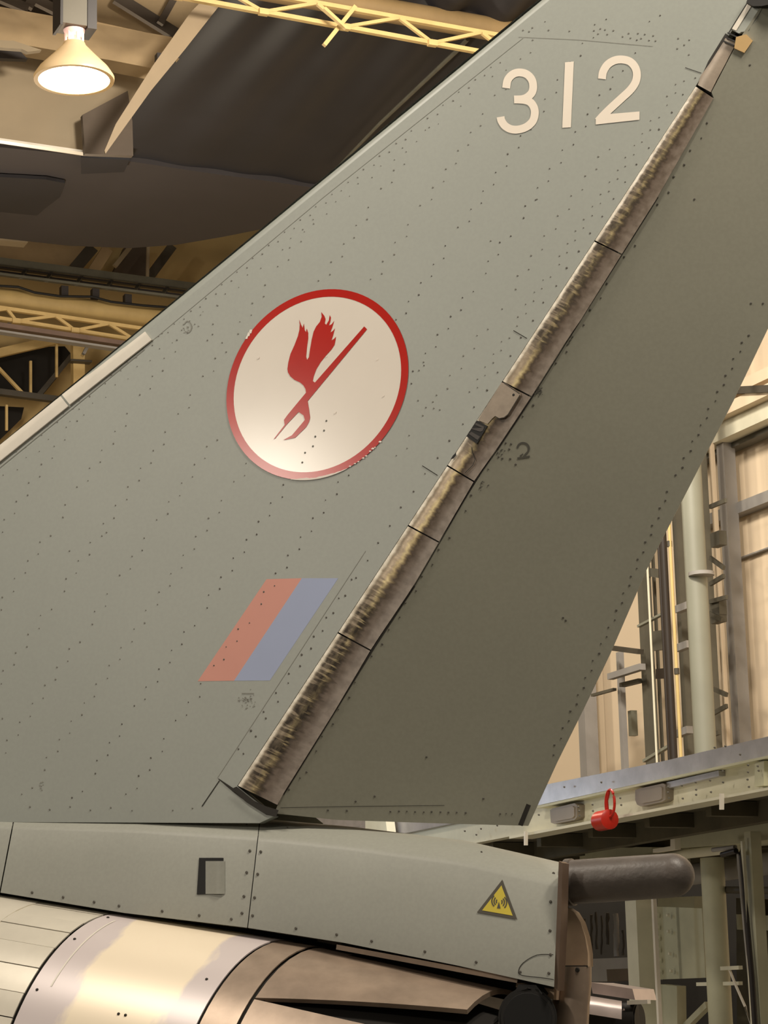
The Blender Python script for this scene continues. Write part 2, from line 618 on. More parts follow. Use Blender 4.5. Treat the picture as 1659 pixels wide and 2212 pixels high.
wbar((1316, 1399), (1384, 1408), 0.05, 0.036, 0.6, 'bracket_arm', 'iron_dark', 'dark bracket arm reaching left from the conduit column', 'bracket')
wbar((1318, 1462), (1388, 1440), 0.05, 0.045, 0.6, 'bracket_arm', 'grey_column', 'pale angle-iron bracket halfway down the conduit column', 'bracket')
wbar((1280, 1502), (1328, 1489), 0.03, 0.02, 0.5, 'bracket_arm', 'dark_column', 'thin brown rod between rudder edge and short grey post', 'bracket')
wbar((1344, 1480), (1385, 1470), 0.05, 0.03, 0.5, 'bracket_arm', 'dark_column', 'stubby bracket just below the pale angle-iron bracket', 'bracket')
wbar((1380, 1353), (1432, 1326), 0.03, 0.016, 0.7, 'cross_tie', 'pale_pipe', 'thin pale tie crossing the upper conduit column', 'tie')
wbar((1392, 1644), (1445, 1612), 0.03, 0.02, 0.7, 'cross_tie', 'pale_pipe', 'thin pale tie at the foot of the conduit column', 'tie')
wbar((1405, 1236), (1430, 1240), 0.06, 0.06, 0.4, 'cross_tie', 'dark_column', 'dark block tie high beside the black pipe', 'tie')
for i, (yy, nm) in enumerate(((1311, 'upper'), (1395, 'middle'), (1580, 'lowest'))):
    wbar((1464, yy + 6), (1490, yy - 4), 0.05, 0.05, 0.7, 'pipe_bracket', 'grey_column', nm + ' grey bracket holding the thin yellow pipe', 'bracket')
wbar((1412, 1385), (1440, 1382), 0.03, 0.14, 0.55, 'junction_box', 'dark_column', 'dark junction plate with a white mark on the conduit column', 'box')
wbar((1420, 1456), (1440, 1454), 0.03, 0.07, 0.6, 'junction_box', 'black_pipe', 'small black plate between the conduit column and black pipe', 'box')
vpost(1367, 1560, 20, 0.25, 'hanging_valve', 'pale_pipe', ztop=Wp(1367, 1535, .25).z, zbot=Wp(1367, 1590, .25).z, label='pale blurred valve body hanging on the cream wall', cat='valve')

# ================================================================== ROOF (upper left)
roofs = 'trusses under the roof'


def vplate(pts, D, th, name, mt, label=None, cat=None, parent=None, **k):
    return MB().prism([V(x, y, D) for x, y in pts], A * th).build(name, mt, parent, label, cat, **k)


def ext_line(a, b, x):
    return (x, a[1] + (b[1] - a[1]) * (x - a[0]) / (b[0] - a[0]))


# ---- truss and tube, near bay
def truss(name, lo, up, nodes_lo, nodes_up, D, label, bw):
    t = thing(name, V(*lo[0], D), label, 'truss')
    MB().bar(V(*lo[0], D), V(*lo[1], D), bw * 1.2, bw).build('lower_chord', 'yellow_steel', t)
    MB().bar(V(*up[0], D), V(*up[1], D), bw * 1.2, bw).build('upper_chord', 'yellow_steel', t)
    for a, b in zip(nodes_lo, nodes_up):
        pass
    pts = []
    for x_lo, x_up in zip(nodes_lo, nodes_up):
        pts.append((ext_line(*lo, x_lo), ext_line(*up, x_up)))
    for i, (a, b) in enumerate(pts):
        MB().bar(V(*a, D - 0.01), V(*b, D - 0.01), bw * 0.8, bw * 0.8).build('web_bar', 'yellow_steel', t)
        if i + 1 < len(pts):
            MB().bar(V(*b, D - 0.01), V(*pts[i + 1][0], D - 0.01), bw * 0.8, bw * 0.8).build('web_bar', 'yellow_steel', t)
        MB().box8(V(*a, D - 0.03), B * bw * 1.1, A * 0.02, Z * bw * 0.7).build('gusset', 'yellow_steel', t)
    return t


t1 = truss('roof_truss', ((-520, -174), (1650, 225)), ((-520, -207), (1650, 179)), [-535, -351, -167, 17, 201, 385, 569, 745, 934, 1110, 1290, 1470], [-440, -256, -72, 112, 290, 470, 684, 862, 1040, 1215, 1390, 1570], 14.0,
           'pale yellow lattice truss crossing behind the fin leading edge, near top', 0.03)
MB().bar(V(767, 14, 13.9), V(700, 98, 13.9), 0.03, 0.028).build('truss_strut', 'yellow_steel', label='short yellow strut sticking down from the top lattice truss', cat='strut')
MB().bar(V(700, 18, 13.80), V(748, 62, 13.80), 0.03, 0.022).build('truss_strut', 'yellow_steel', label='short yellow cross strut on the top truss above the dark canopy', cat='strut')
MB().tube([V(-520, -217, 14.35), V(1630, 163, 14.35)], 0.085, 24).build('roof_tube', 'tube_tan', label='thick tan tube lying behind the top lattice truss', cat='tube', smooth=40)

# ---- far bay
t2 = truss('roof_truss', ((-600, 593), (775, 811)), ((-600, 577), (775, 779)), [-560, -435, -310, -185, -60, 35, 162, 290, 410, 530, 650], [-500, -375, -250, -125, 15, 120, 235, 345, 465, 585, 705], 21.3,
           'pale yellow lattice truss at left below the thick yellow tube', 0.035)
MB().tube([V(-600, 569, 21.6), V(765, 742, 21.6)], 0.105, 24).build('roof_tube', 'yellow_tube', label='thick yellow tube at left between cable tray and truss', cat='tube', smooth=40)
cb = [V(x, y, 21.4) for x, y in ((-60, 614), (40, 620), (75, 632), (130, 640), (200, 641), (240, 652), (310, 660), (420, 668))]
MB().tube(cb, 0.013, 8).build('sagging_cable', 'black', label='black cable sagging along the top of the yellow tube', cat='cable', smooth=40)
MB().bar(V(-600, 616, 21.1), V(775, 819, 21.1), 0.1, 0.045).build('crane_rail', 'rail_brown', label='reddish brown rail under the left lattice truss', cat='rail')
MB().bar(V(-600, 629, 21.05), V(775, 832, 21.05), 0.1, 0.02).build('rail_lip', 'grey_column', label='pale grey lip running under the reddish brown rail', cat='rail')
# cable tray
ct = thing('cable_tray', V(-60, 565, 22.0), 'dark grey-green cable tray with rungs above the yellow tube', 'tray')
MB().bar(V(-700, 475, 22.0), V(520, 634, 22.0), 0.05, 0.085).build('side_rail', 'tray_grey', ct)
MB().bar(V(-700, 487, 21.9), V(520, 646, 21.9), 0.05, 0.02).build('inner_rail', 'lamp_black', ct)
MB().bar(V(-700, 502, 21.6), V(520, 660, 21.6), 0.05, 0.025).build('side_rail', 'tray_grey', ct)
MB().bar(V(-700, 497, 21.75), V(520, 655, 21.75), 0.05, 0.02).build('inner_rail', 'lamp_black', ct)
for x in (-640, -570, -500, -430, -360, -290, -220, -155, -90, -20, 45, 100, 165, 230, 290, 350, 410):
    y = 583 + (x + 80) * 0.1283
    MB().bar(V(x, y, 21.6), V(x + 12, y - 16, 22.0), 0.035, 0.03).build('rung', 'tray_grey', ct)
for x, y in ((138, 630), (205, 636), (275, 648)):
    MB().box8(V(x, y, 21.55), B * 0.035, A * 0.04, Z * 0.05).build('clamp', 'lamp_black', ct)
# columns and braces below the rail
vplate([(158, 726), (183, 730), (184, 960), (160, 960)], 22.4, 0.1, 'roof_post', 'yellow_steel', 'yellow post standing under the brown rail at left', 'post')
MB().bar(V(150, 780, 22.36), V(196, 783, 22.36), 0.1, 0.02).build('post_band', 'iron_dark', label='dark band round the yellow post at left', cat='band')
MB().bar(V(180, 765, 22.3), V(205, 718, 22.3), 0.05, 0.03).build('rail_brace', 'grey_column', label='grey brace from brown rail beside the yellow post', cat='brace')
MB().bar(V(-10, 728, 22.3), V(28, 690, 22.3), 0.05, 0.03).build('rail_brace', 'grey_column', label='grey brace at the far left edge under brown rail', cat='brace')
vplate([(-60, 752), (140, 748), (158, 770), (120, 820), (95, 850), (-60, 835)], 23.4, 0.08, 'dark_opening', 'void', 'dark opening in the yellow back wall under the rail', 'opening')
vplate([(-60, 874), (52, 880), (46, 905), (0, 950), (-60, 985)], 23.4, 0.08, 'dark_opening', 'void', 'dark opening lowest at the left edge above fin', 'opening')
MB().bar(V(-60, 776, 23.1), V(150, 728, 23.1), 0.06, 0.09).build('sloping_beam', 'yellow_steel', label='yellow sloping beam left of the yellow post', cat='beam')
MB().bar(V(-700, 757, 22.8), V(190, 872, 22.8), 0.08, 0.06).build('lower_rail', 'iron_dark', label='dark horizontal rail just above the fin leading edge at left', cat='rail')
MB().bar(V(-10, 788, 22.9), V(60, 862, 22.9), 0.04, 0.03).build('thin_brace', 'yellow_steel', label='pale diagonal brace over the dark opening', cat='brace')
for x, a, b, w in ((122, 744, 815, 'nearest the yellow post'), (66, 780, 853, 'in the middle of the dark opening'), (14, 875, 930, 'below the dark rail at left')):
    MB().bar(V(x, a, 22.9), V(x, b, 22.9), 0.03, 0.025).build('thin_upright', 'yellow_steel', label='thin pale upright ' + w, cat='upright')
MB().bar(V(160, 762, 22.95), V(78, 860, 22.95), 0.06, 0.05).build('thin_brace', 'iron_dark', label='dark diagonal brace left of the yellow post', cat='brace')
# members on the back wall between canopy and tray
for i, (a, b, mt, wd_, lb) in enumerate([
        ((200, 535), (160, 582), 'iron_dark', 0.13, 'dark diagonal rafter leftmost under the canopy edge'),
        ((232, 538), (200, 588), 'tan_beam', 0.12, 'tan diagonal rafter under the canopy edge'),
        ((372, 532), (318, 605), 'iron_dark', 0.10, 'dark diagonal rafter rightmost under the canopy edge'),
        ((280, 535), (248, 575), 'cream_panel', 0.05, 'slim cream rafter under the canopy edge')]):
    MB().bar(V(*a, 23.6), V(*b, 23.6), 0.06, wd_).build('rafter', mt, label=lb, cat='rafter')
MB().bar(V(320, 530, 23.3), V(318, 605, 23.3), 0.03, 0.03).build('thin_upright', 'cream_panel', label='thin pale upright between rafters above the cable tray', cat='upright')
vplate([(270, 533), (316, 533), (316, 600), (245, 588)], 23.9, 0.1, 'brown_recess', 'brown_dark', 'brown recess panel between the rafters', 'panel')
vplate([(-700, 430), (190, 535), (165, 584), (-700, 486)], 23.9, 0.1, 'wall_sheet', 'tan_beam', 'tan sheet on the back wall under the canopy', 'panel')
vplate([(-60, 484), (62, 497), (60, 524), (-60, 514)], 20.6, 0.15, 'ceiling_duct', 'cream_panel', 'short cream duct end at left below the canopy', 'duct')

# ---- dark canopy
ZC = 9.8
cn = thing('dark_canopy', HZ(500, 400, ZC), 'huge dark brown ribbed canopy with a curved lower edge hanging under the roof', 'canopy')
rows, n_r = [], 90
# ribbed underside between the two edges, ribs run away from the camera
e0 = [(210, 330), (480, 2), (620, -60), (1500, -60)]
for i in range(n_r + 1):
    t = i / n_r
    bx = lerp(150, 1010, t)
    top = HZ(bx + 420, -110, ZC)
    by = lerp(331, 478, t)
    bot = HZ(bx, by, ZC)
    rib = 0.05 * math.sin(t * 2 * math.pi * 6.5) + 0.03 * math.sin(t * 2 * math.pi * 2.3 + 1)
    rows.append([lerp(top, bot, k / 12) + Z * (rib * (1 - 0.9 * k / 12) + 0.02) for k in range(13)])
MB().grid(rows).build('ribbed_sheet', 'canopy_dark', cn, smooth=80)
ed = [(-700, 250), (0, 318), (120, 330), (230, 341), (330, 356), (450, 374), (600, 394), (720, 412), (900, 440)]
eb = [(-700, 440), (58, 521), (150, 531), (280, 536), (380, 529), (480, 512), (560, 496), (640, 470), (760, 420), (900, 452)]
pl = [HZ(x, y, ZC - 0.02) for x, y in ed] + [HZ(x, y, ZC - 0.02) for x, y in reversed(eb[:-1])]
MB().prism(pl, Z * 0.25).build('apron', 'canopy_apron', cn)
MB().prism([HZ(x, y, ZC - 0.06) for x, y in ((-80, 378), (100, 388), (140, 396), (130, 426), (95, 452), (80, 466), (-80, 450))], Z * 0.03).build('patch_panel', 'canopy_dark', cn)
MB().prism([HZ(x, y, ZC - 0.1) for x, y in ((175, 340), (280, 346), (268, 372), (175, 376))], Z * 0.06).build('hanger_block', 'canopy_dark', cn)
for x, y in ((-40, 420), (420, 420), (300, 480), (620, 120)):
    h0 = HZ(x, y, ZC + 0.1)
    MB().tube([h0, Vector((h0.x, h0.y, 12.58))], 0.02, 8).build('hanger_rod', 'lamp_black', cn)
bb = [HZ(x, y, ZC - 0.06) for x, y in ((1010, 84), (986, 110), (821, 266), (711, 380))]
MB().tube(bb, [0.018, 0.018, 0.014, 0.01], 8).build('edge_bar', 'tray_grey', cn, label='thin pale edge bar')

# ---- beams around the lamp
vplate([(-700, -109), (372, 80), (352, 152), (250, 132), (-700, -37)], 15.2, 0.2, 'roof_beam', 'tan_beam', 'deep tan beam passing behind the hanging lamp', 'beam')
vplate([(-60, 84), (30, 88), (90, 108), (60, 112), (48, 106), (-60, 98)], 15.05, 0.05, 'beam_flange', 'cream_panel', 'pale torn-looking flange at left of the lamp', 'flange')
vplate([(-60, 100), (40, 106), (60, 128), (-60, 124)], 15.3, 0.05, 'beam_gap', 'lamp_black', 'dark bluish gap under the beam left of the lamp', 'gap')
vplate([(-700, 33), (340, 150), (310, 205), (280, 240), (186, 332), (-700, 200)], 15.7, 0.05, 'roof_sheet', 'cream_panel', 'pale cream sheet behind and below the glowing lamp', 'panel')
MB().bar(V(-700, 202, 15.6), V(186, 331, 15.6), 0.06, 0.016).build('sheet_lip', 'strip_pale', label='bright thin lip along the bottom of the cream sheet', cat='lip')
vplate([(178, 248), (276, 196), (286, 262), (288, 336), (184, 332)], 15.5, 0.05, 'brown_plate', 'brown_dark', 'brown plate below and right of the lamp', 'plate')
vplate([(200, -60), (560, -60), (470, 20), (385, 130), (370, 82), (200, 45)], 15.9, 0.05, 'roof_sheet', 'tan_beam', 'dusky tan sheet at the top right of the lamp', 'panel')
MB().bar(V(250, -6, 15.75), V(385, 78, 15.75), 0.05, 0.09).build('roof_rib', 'brown_dark', label='brown rib slanting down to the right above the lamp', cat='rib')
MB().bar(V(385, -20, 15.7), V(345, 52, 15.7), 0.05, 0.05).build('roof_rib', 'brown_dark', label='short brown rib slanting left near the pale wedge', cat='rib')
MB().bar(V(426, 24, 14.5), V(382, 84, 14.5), 0.03, 0.03).build('roof_rib', 'lamp_black', label='black thin rod along the left side of pale wedge', cat='rod')
MB().box8(V(346, 130, 14.345), B * 0.03, A * 0.03, Z * 0.04).build('wedge_clip', 'lamp_black', label='small black clip on the left side of the pale wedge', cat='clip')
vplate([(444, -6), (482, 2), (400, 106), (326, 196), (228, 332), (226, 325), (250, 268), (330, 142), (412, 26)], 14.3, 0.015, 'pale_wedge', 'wedge_tan',
       'long pale wedge-shaped strut slanting up right of the lamp', 'strut')
for i, (a, b) in enumerate((((-20, -14), (60, 20)), ((60, -8), (120, 22)), ((80, -20), (60, 16)))):
    MB().bar(V(*a, 15.9), V(*b, 15.9), 0.05, 0.07).build('roof_rib', 'brown_dark', label=('brown rib in the top left corner', 'brown rib between the corner and the lamp case', 'short crossing brown rib near the lamp case')[i], cat='rib')

# ---- hanging lamp
LD = 12.6
lc = V(160, 174, LD)
lamp = thing('hanging_lamp', lc, 'round glowing high-bay lamp hanging at top left', 'lamp')
sc_ = (lc - CAM).dot(FWD) / F_


def lathe(mb, c, prof, n=40):
    vs, fs = [], []
    for r, z in prof:
        for k in range(n):
            a = 2 * math.pi * k / n
            vs.append(c + Vector((r * math.cos(a), r * math.sin(a), z)))
    for i in range(len(prof) - 1):
        for k in range(n):
            fs.append((i * n + k, i * n + (k + 1) % n, (i + 1) * n + (k + 1) % n, (i + 1) * n + k))
    return mb.add(vs, fs)


rl = 77 * sc_
q = MB()
lathe(q, lc, [(0.001, 0.004), (rl * 0.5, 0.004), (rl, 0.004), (rl, 0.012), (0.001, 0.012)])
q.build('lens', 'lamp_glow', lamp, label='glowing white lens')
q = MB()
lathe(q, lc, [(rl * 1.0, 0.0), (rl * 1.12, 0.0), (rl * 1.13, 0.02), (rl * 0.98, 0.07), (rl * 0.62, 0.15), (rl * 0.34, 0.215), (rl * 0.30, 0.235), (rl * .2, .235)])
q.build('reflector', 'lamp_reflector', lamp, smooth=50, label='amber reflector dome')
q = MB()
cc = lc + Z * 0.275
lathe(q, cc, [(0.001, -0.04), (0.03, -0.04), (0.033, 0.0), (0.055, 0.015), (0.065, 0.04), (0.001, 0.045)], 20)
for k in range(6):
    a = k * math.pi / 3
    q.tube([cc + Vector((0.05 * math.cos(a), 0.05 * math.sin(a), -0.03)), cc + Vector((0.05 * math.cos(a), 0.05 * math.sin(a), 0.03))], 0.008, 8)
q.build('lamp_holder', 'lamp_ceramic', lamp, smooth=40, label='pinkish lit holder')
MB().box8(lc + Z * 0.43 - B * 0.02, B * 0.075, A * 0.08, Z * 0.11).build('gear_case', 'lamp_case', lamp)
MB().box8(lc + Z * 0.425 + B * 0.085, B * 0.028, A * 0.085, Z * 0.12).build('gear_case', 'lamp_black', lamp)
MB().box8(lc + Z * 0.425 - B * 0.1, B * 0.008, A * 0.085, Z * 0.12).build('case_edge', 'lamp_black', lamp)
MB().tube([lc + Z * 0.5, lc + Z * 3.3], 0.012, 10).build('hanger_rod', 'lamp_black', lamp)
ll = bpy.data.lights.new('hanging_lamp_light', 'AREA')
ll.shape = 'DISK'
ll.size = 0.36
ll.energy = 100
ll.color = (1, .84, .62)
lo = bpy.data.objects.new('hanging_lamp_light', ll)
lo.location = lc - Z * 0.02
COL.objects.link(lo)

# ================================================================== GANTRY (right)
ga = thing('docking_gantry', Vector((G0.x, G0.y, 0)), 'cream steel access gantry with aluminium edge behind the rudder and tail', 'gantry')


def gplate(pts, off, th, name, mt, parent=ga, **k):
    return MB().prism([G(x, y, off) - A * (1.2 if x == 1800 else 0) for x, y in pts], B * th).build(name, mt, parent, **k)


gplate([(620, 1818), (1182, 1694), (1429, 1645), (1800, 1555), (1800, 1602), (1429, 1682), (1160, 1740), (620, 1853)], 0.05, 0.06, 'kick_board', 'kick_alu')
gplate([(620, 1853), (1160, 1740), (1800, 1602), (1800, 1678), (1429, 1748), (1100, 1807), (620, 1900)], 0.02, 0.06, 'side_beam', 'gantry_cream')
gplate([(1160, 1741), (1659, 1632), (1659, 1637), (1160, 1746)], 0.07, 0.05, 'edge_trim', 'gantry_green')
gplate([(1440, 1690), (1552, 1664), (1553, 1676), (1440, 1703)], 0.05, 0.03, 'cover_strip', 'kick_alu')
gplate([(1630, 1648), (1650, 1643), (1650, 1697), (1630, 1700)], 0.06, 0.04, 'stiffener', 'gantry_green')
gplate([(1100, 1806), (1800, 1676), (1800, 1681), (1100, 1812)], 0.10, 0.12, 'lower_flange', 'gantry_cream')
gplate([(640, 1752), (792, 1768), (792, 1802), (640, 1800)], -0.1, 0.05, 'end_panel', 'kick_alu')
gplate([(789, 1760), (832, 1764), (838, 1812), (789, 1806)], 0.12, 0.05, 'end_post', 'gantry_cream')
# bulkhead boxes
for i, pts in enumerate(([(1372, 1707), (1378, 1704), (1432, 1692), (1437, 1695), (1437, 1727), (1430, 1732), (1384, 1742), (1376, 1738), (1372, 1728)],
                         [(1188, 1750), (1194, 1746), (1241, 1735), (1246, 1739), (1246, 1765), (1241, 1771), (1198, 1780), (1190, 1777)])):
    q = MB().prism([G(x, y, 0.06) for x, y in pts], B * 0.05).build('light_box', 'light_box', ga, smooth=False)
    cx = sum(p[0] for p in pts) / len(pts)
    cy = sum(p[1] for p in pts) / len(pts)
    MB().prism([G(cx + (x - cx) * .78, cy + (y - cy) * .72, 0.066) for x, y in pts], B * 0.01).build('lid', 'light_box', q)
bo = MB()
for x, y in [(1444, 1700), (1444, 1712), (1446, 1724), (1474, 1697), (1476, 1725), (1504, 1690), (1505, 1706), (1505, 1717), (1535, 1686), (1537, 1711), (1562, 1666), (1563, 1690), (1617, 1653), (1617, 1668), (1619, 1700), (1616, 1684), (1638, 1655), (1640, 1665),
             (1250, 1743), (1252, 1752), (1253, 1762), (1281, 1738), (1282, 1752), (1341, 1724), (1343, 1739), (1165, 1760), (1310, 1730),
             (1005, 1795), (1040, 1790), (1075, 1783), (1030, 1803), (1545, 1615), (1568, 1612), (1600, 1630), (1300, 1690), (1220, 1700)]:
    bo.dot(x, y, 2.6, lambda a, b: G(a, b, 0.075), nrm=-B, h=0.006)
bo.build('bolts', 'rivet_dark', ga, kind='stuff')
# deck underside with joists
d0, d1 = G(700, 1870, 0.0), G(1800, 1690, 0.0)
zd = G(1429, 1748).z + 0.02
dk = MB()
pa = Vector((G(600, 1890).x, G(600, 1890).y, zd))
pb = Vector((G(1900, 1660).x, G(1900, 1660).y, zd))
dk.box8((pa + pb) / 2 + B * 0.75, (pb - pa) / 2, B * 0.72, Z * 0.012)
dk.build('deck', 'deck_dark', ga)
LL = (pb - pa).length
dn = (pb - pa).normalized()
for k in range(12):
    c = pa + dn * (LL * (k + 0.5) / 12)
    MB().box8(c + B * 0.75 - Z * 0.045, dn * 0.022, B * 0.70, Z * 0.03).build('joist', 'deck_dark', ga)
MB().box8((pa + pb) / 2 + B * 0.30 - Z * 0.05, dn * (LL / 2), B * 0.03, Z * 0.05).build('stringer', 'deck_dark', ga)
MB().box8((pa + pb) / 2 + B * 1.45 - Z * 0.02, dn * (LL / 2), B * 0.03, Z * 0.12).build('stringer', 'deck_dark', ga)
for x, y0, y1 in ((1136, 1796, 1826), (1559, 1714, 1749)):
    MB().bar(G(x, y0, 0.12), G(x, y1, 0.12), 0.014, 0.014).build('drop_stub', 'white_stub', ga, label='short white stub')
# frame under the deck (set back)
gplate([(1455, 1796), (1800, 1752), (1800, 1800), (1600, 1822), (1455, 1832)], -0.45, 0.25, 'cross_beam', 'gantry_green')
gplate([(1448, 1792), (1457, 1791), (1458, 1835), (1410, 1842), (1410, 1834), (1448, 1828)], -0.42, 0.03, 'beam_end', 'white_stub')
gplate([(1252, 1829), (1408, 1830), (1412, 1870), (1252, 1872)], -0.55, 0.2, 'cross_beam', 'gantry_green')
MB().tube([G(1300, 1880, -0.5), G(1470, 1846, -0.5), G(1590, 1832, -0.5)], 0.022, 14).build('conduit', 'gantry_cream', ga, smooth=40)
MB().tube([G(1380, 1905, -0.75), G(1800, 1845, -0.75)], 0.05, 18).build('cross_tube', 'grey_column', ga, smooth=40)
MB().tube([G(1530, 1922, -0.65), G(1800, 1925, -0.65)], 0.016, 12).build('cross_tube', 'iron_dark', ga, smooth=40)
ztp = G(1500, 1835, -0.6).z
vpost(1388, 2060, 66, -0.72, 'column', 'gantry_cream', ztop=ztp, parent=ga, fn=G)
vpost(1418, 2060, 12, -0.62, 'column_edge', 'strip_pale', ztop=ztp - .08, parent=ga, fn=G)
gp = gplate([(1412, 1958), (1516, 1962), (1524, 2112), (1420, 2116)], -0.78, 0.02, 'gusset_plate', 'gantry_green')
bo = MB()
for x, y in [(1420, 1976), (1445, 1977), (1421, 2001), (1446, 2012), (1422, 2025), (1423, 2050), (1449, 2060), (1425, 2072), (1426, 2097), (1452, 2097), (1369, 2098)]:
    bo.dot(x, y, 4.2, lambda a, b: G(a, b, -0.76), nrm=-B, h=0.012, n=8)
bo.build('bolts', 'gantry_cream', gp, kind='stuff')
vpost(1549, 2060, 52, -0.6, 'column', 'gantry_green', ztop=ztp - .05, parent=ga, fn=G, round_=True)
vpost(1640, 2060, 36, -0.35, 'column', 'gantry_green', ztop=ztp, parent=ga, fn=G)
vpost(1618, 2060, 10, -0.30, 'column_edge', 'gantry_cream', ztop=ztp - .04, parent=ga, fn=G)
MB().tube([G(1560, 1846, -0.3), G(1590, 1838, -0.3), G(1602, 1848, -0.3), G(1607, 1900, -0.3), G(1614, 2000, -0.3), G(1624, 2110, -0.3), G(1634, 2260, -0.3)], 0.012, 12).build('cable', 'lamp_black', ga, smooth=40)
MB().tube([G(1540, 1836, -0.32), G(1588, 1830, -0.32), G(1596, 1845, -0.32), G(1606, 1960, -0.32), G(1620, 2110, -0.32), G(1630, 2260, -0.32)], 0.01, 12).build('cable', 'grey_column', ga, smooth=40)
MB().tube([G(1576, 2095, -0.5), G(1590, 2130, -0.5), G(1610, 2175, -0.5), G(1625, 2230, -0.5)], 0.006, 8).build('cable', 'strip_pale', ga, smooth=40)
MB().bar(G(1508, 2126, -0.6), G(1600, 2124, -0.6), 0.02, 0.016).build('tie_bar', 'gantry_cream', ga)
MB().bar(G(1560, 2092, -0.5), G(1600, 2090, -0.5), 0.02, 0.016).build('tie_bar', 'gantry_cream', ga)
gplate([(1422, 2126), (1462, 2130), (1464, 2260), (1424, 2260)], -0.76, 0.05, 'foot_plate', 'gantry_green')
MB().bar(G(1470, 2230, -0.8), G(1530, 2170, -0.8), 0.03, 0.03).build('brace', 'gantry_green', ga)
# dark screen added behind the frame for the shaded space under the deck
bay = thing('dark_bay', Vector((G(1480, 2000, -1.9).x, G(1480, 2000, -1.9).y, 0)), 'shaded bay with hanging cloths and an added dark screen under the gantry', 'bay')
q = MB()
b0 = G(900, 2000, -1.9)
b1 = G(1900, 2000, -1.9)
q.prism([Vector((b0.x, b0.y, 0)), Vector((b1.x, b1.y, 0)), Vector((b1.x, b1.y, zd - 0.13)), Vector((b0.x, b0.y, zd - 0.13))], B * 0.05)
q.build('dark_screen', 'void', bay)
MB().prism([G(x, y, -1.4) for x, y in ((1255, 2072), (1362, 2068), (1362, 2118), (1255, 2122))], B * 0.2).build('shelf_front', 'grey_column', bay)
MB().prism([G(x, y, -1.25) for x, y in ((1310, 2094), (1360, 2092), (1362, 2118), (1312, 2120))], B * 0.1).build('block', 'brown_dark', bay)
for i, (x, w, y0, y1) in enumerate(((1278, 7, 1976, 2060), (1288, 6, 1970, 2050), (1300, 5, 1978, 2062), (1312, 8, 1972, 2040), (1331, 12, 1974, 2066), (1346, 6, 2010, 2064), (1262, 8, 1985, 2070))):
    pts = []
    for k in range(7):
        pts.append(G(x + random.uniform(-1.5, 1.5), lerp(y0, y1, k / 6), -1.45))
    MB().tube(pts, [w * 0.5 * 0.0024 * random.uniform(0.7, 1.3) for _ in pts], 8).build('hanging_cloth', 'grey_column' if i == 4 else 'iron_dark', bay, smooth=60)
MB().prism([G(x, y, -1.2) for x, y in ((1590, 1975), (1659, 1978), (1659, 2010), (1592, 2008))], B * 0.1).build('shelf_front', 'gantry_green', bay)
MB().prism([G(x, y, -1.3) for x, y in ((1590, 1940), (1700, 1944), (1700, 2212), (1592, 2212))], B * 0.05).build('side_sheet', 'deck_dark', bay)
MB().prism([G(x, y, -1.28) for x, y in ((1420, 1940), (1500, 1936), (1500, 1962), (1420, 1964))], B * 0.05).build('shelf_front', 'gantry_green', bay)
# red fitting
rf = thing('red_fitting', G(1305, 1790, 0.2), 'small red round fitting with a tall loop hanging on the gantry edge', 'fitting')
q = MB()
c = G(1305, 1772, 0.2)
q.tube([c - dn * 0.045, c - dn * 0.04, c + dn * 0.05, c + dn * 0.055], [0.025, 0.042, 0.042, 0.03], 18)
q.build('body', 'red_plastic', rf, smooth=40)
q = MB()
lp = [G(1318 + 9.5 * math.cos(a), 1735 + 29 * math.sin(a), 0.2) for a in [k * 2 * math.pi / 24 for k in range(25)]]
q.tube(lp, 0.006, 8, cap=False)
q.build('loop', 'red_plastic', rf, smooth=40)
MB().tube([G(1314, 1770, 0.2), G(1311, 1730, 0.2), G(1316, 1710, 0.2)], 0.006, 8).build('strap', 'red_plastic', rf, smooth=40)

# ================================================================== AIRCRAFT
jet = thing('jet_aircraft', Vector((O.x, O.y, 0)), 'grey jet aircraft seen at its tail fin, rudder and engine nozzle', 'aircraft')
# ---- fin: flat skins with a rounded leading edge
LE = [(1474, -250), (-950, 1744)]


def le(t, d, w):                                         # d pixels in from the leading edge
    a, b = Vector(LE[0]), Vector(LE[1])
    p = a.lerp(b, t) + Vector((0.634, 0.773)) * d
    return P(p.x, p.y, w)


skin_px = [(1788, -250), (1572, 80), (512, 1698), (592, 1763), (560, 1778), (-930, 1772)]
prof = [(11, 0.0), (7, -0.0012), (4, -0.004), (2, -0.009), (0.8, -0.016), (0, -0.026)]
fin = MB()
front = [P(x, y) for x, y in skin_px]
l0 = [le(0, d, w) for d, w in prof]
l1 = [le(1, d, w) for d, w in prof]
poly = [l0[0]] + front + [l1[0]]
n = len(poly)
px2 = [(0, 0)] * n
loc2 = [Vector(((p - O).dot(T), (p - O).dot(Z), 0)) for p in poly]
tris = [tuple(t) for t in tessellate_polygon([loc2])]
fin.add(poly, tris)
fin.add([mirror(p) for p in poly], tris)
fin.grid([l0 + [mirror(p) for p in reversed(l0)], l1 + [mirror(p) for p in reversed(l1)]])
for i in range(len(front) - 1):                          # aft face of the fin box
    a, b = front[i], front[i + 1]
    fin.add([a, b, b - N0 * 0.03, a - N0 * 0.03], [(0, 1, 2, 3)])
FIN = fin.build('tail_fin', 'fin_grey', jet, smooth=35)


def skin(e):
    return lambda x, y: P(x, y, e)


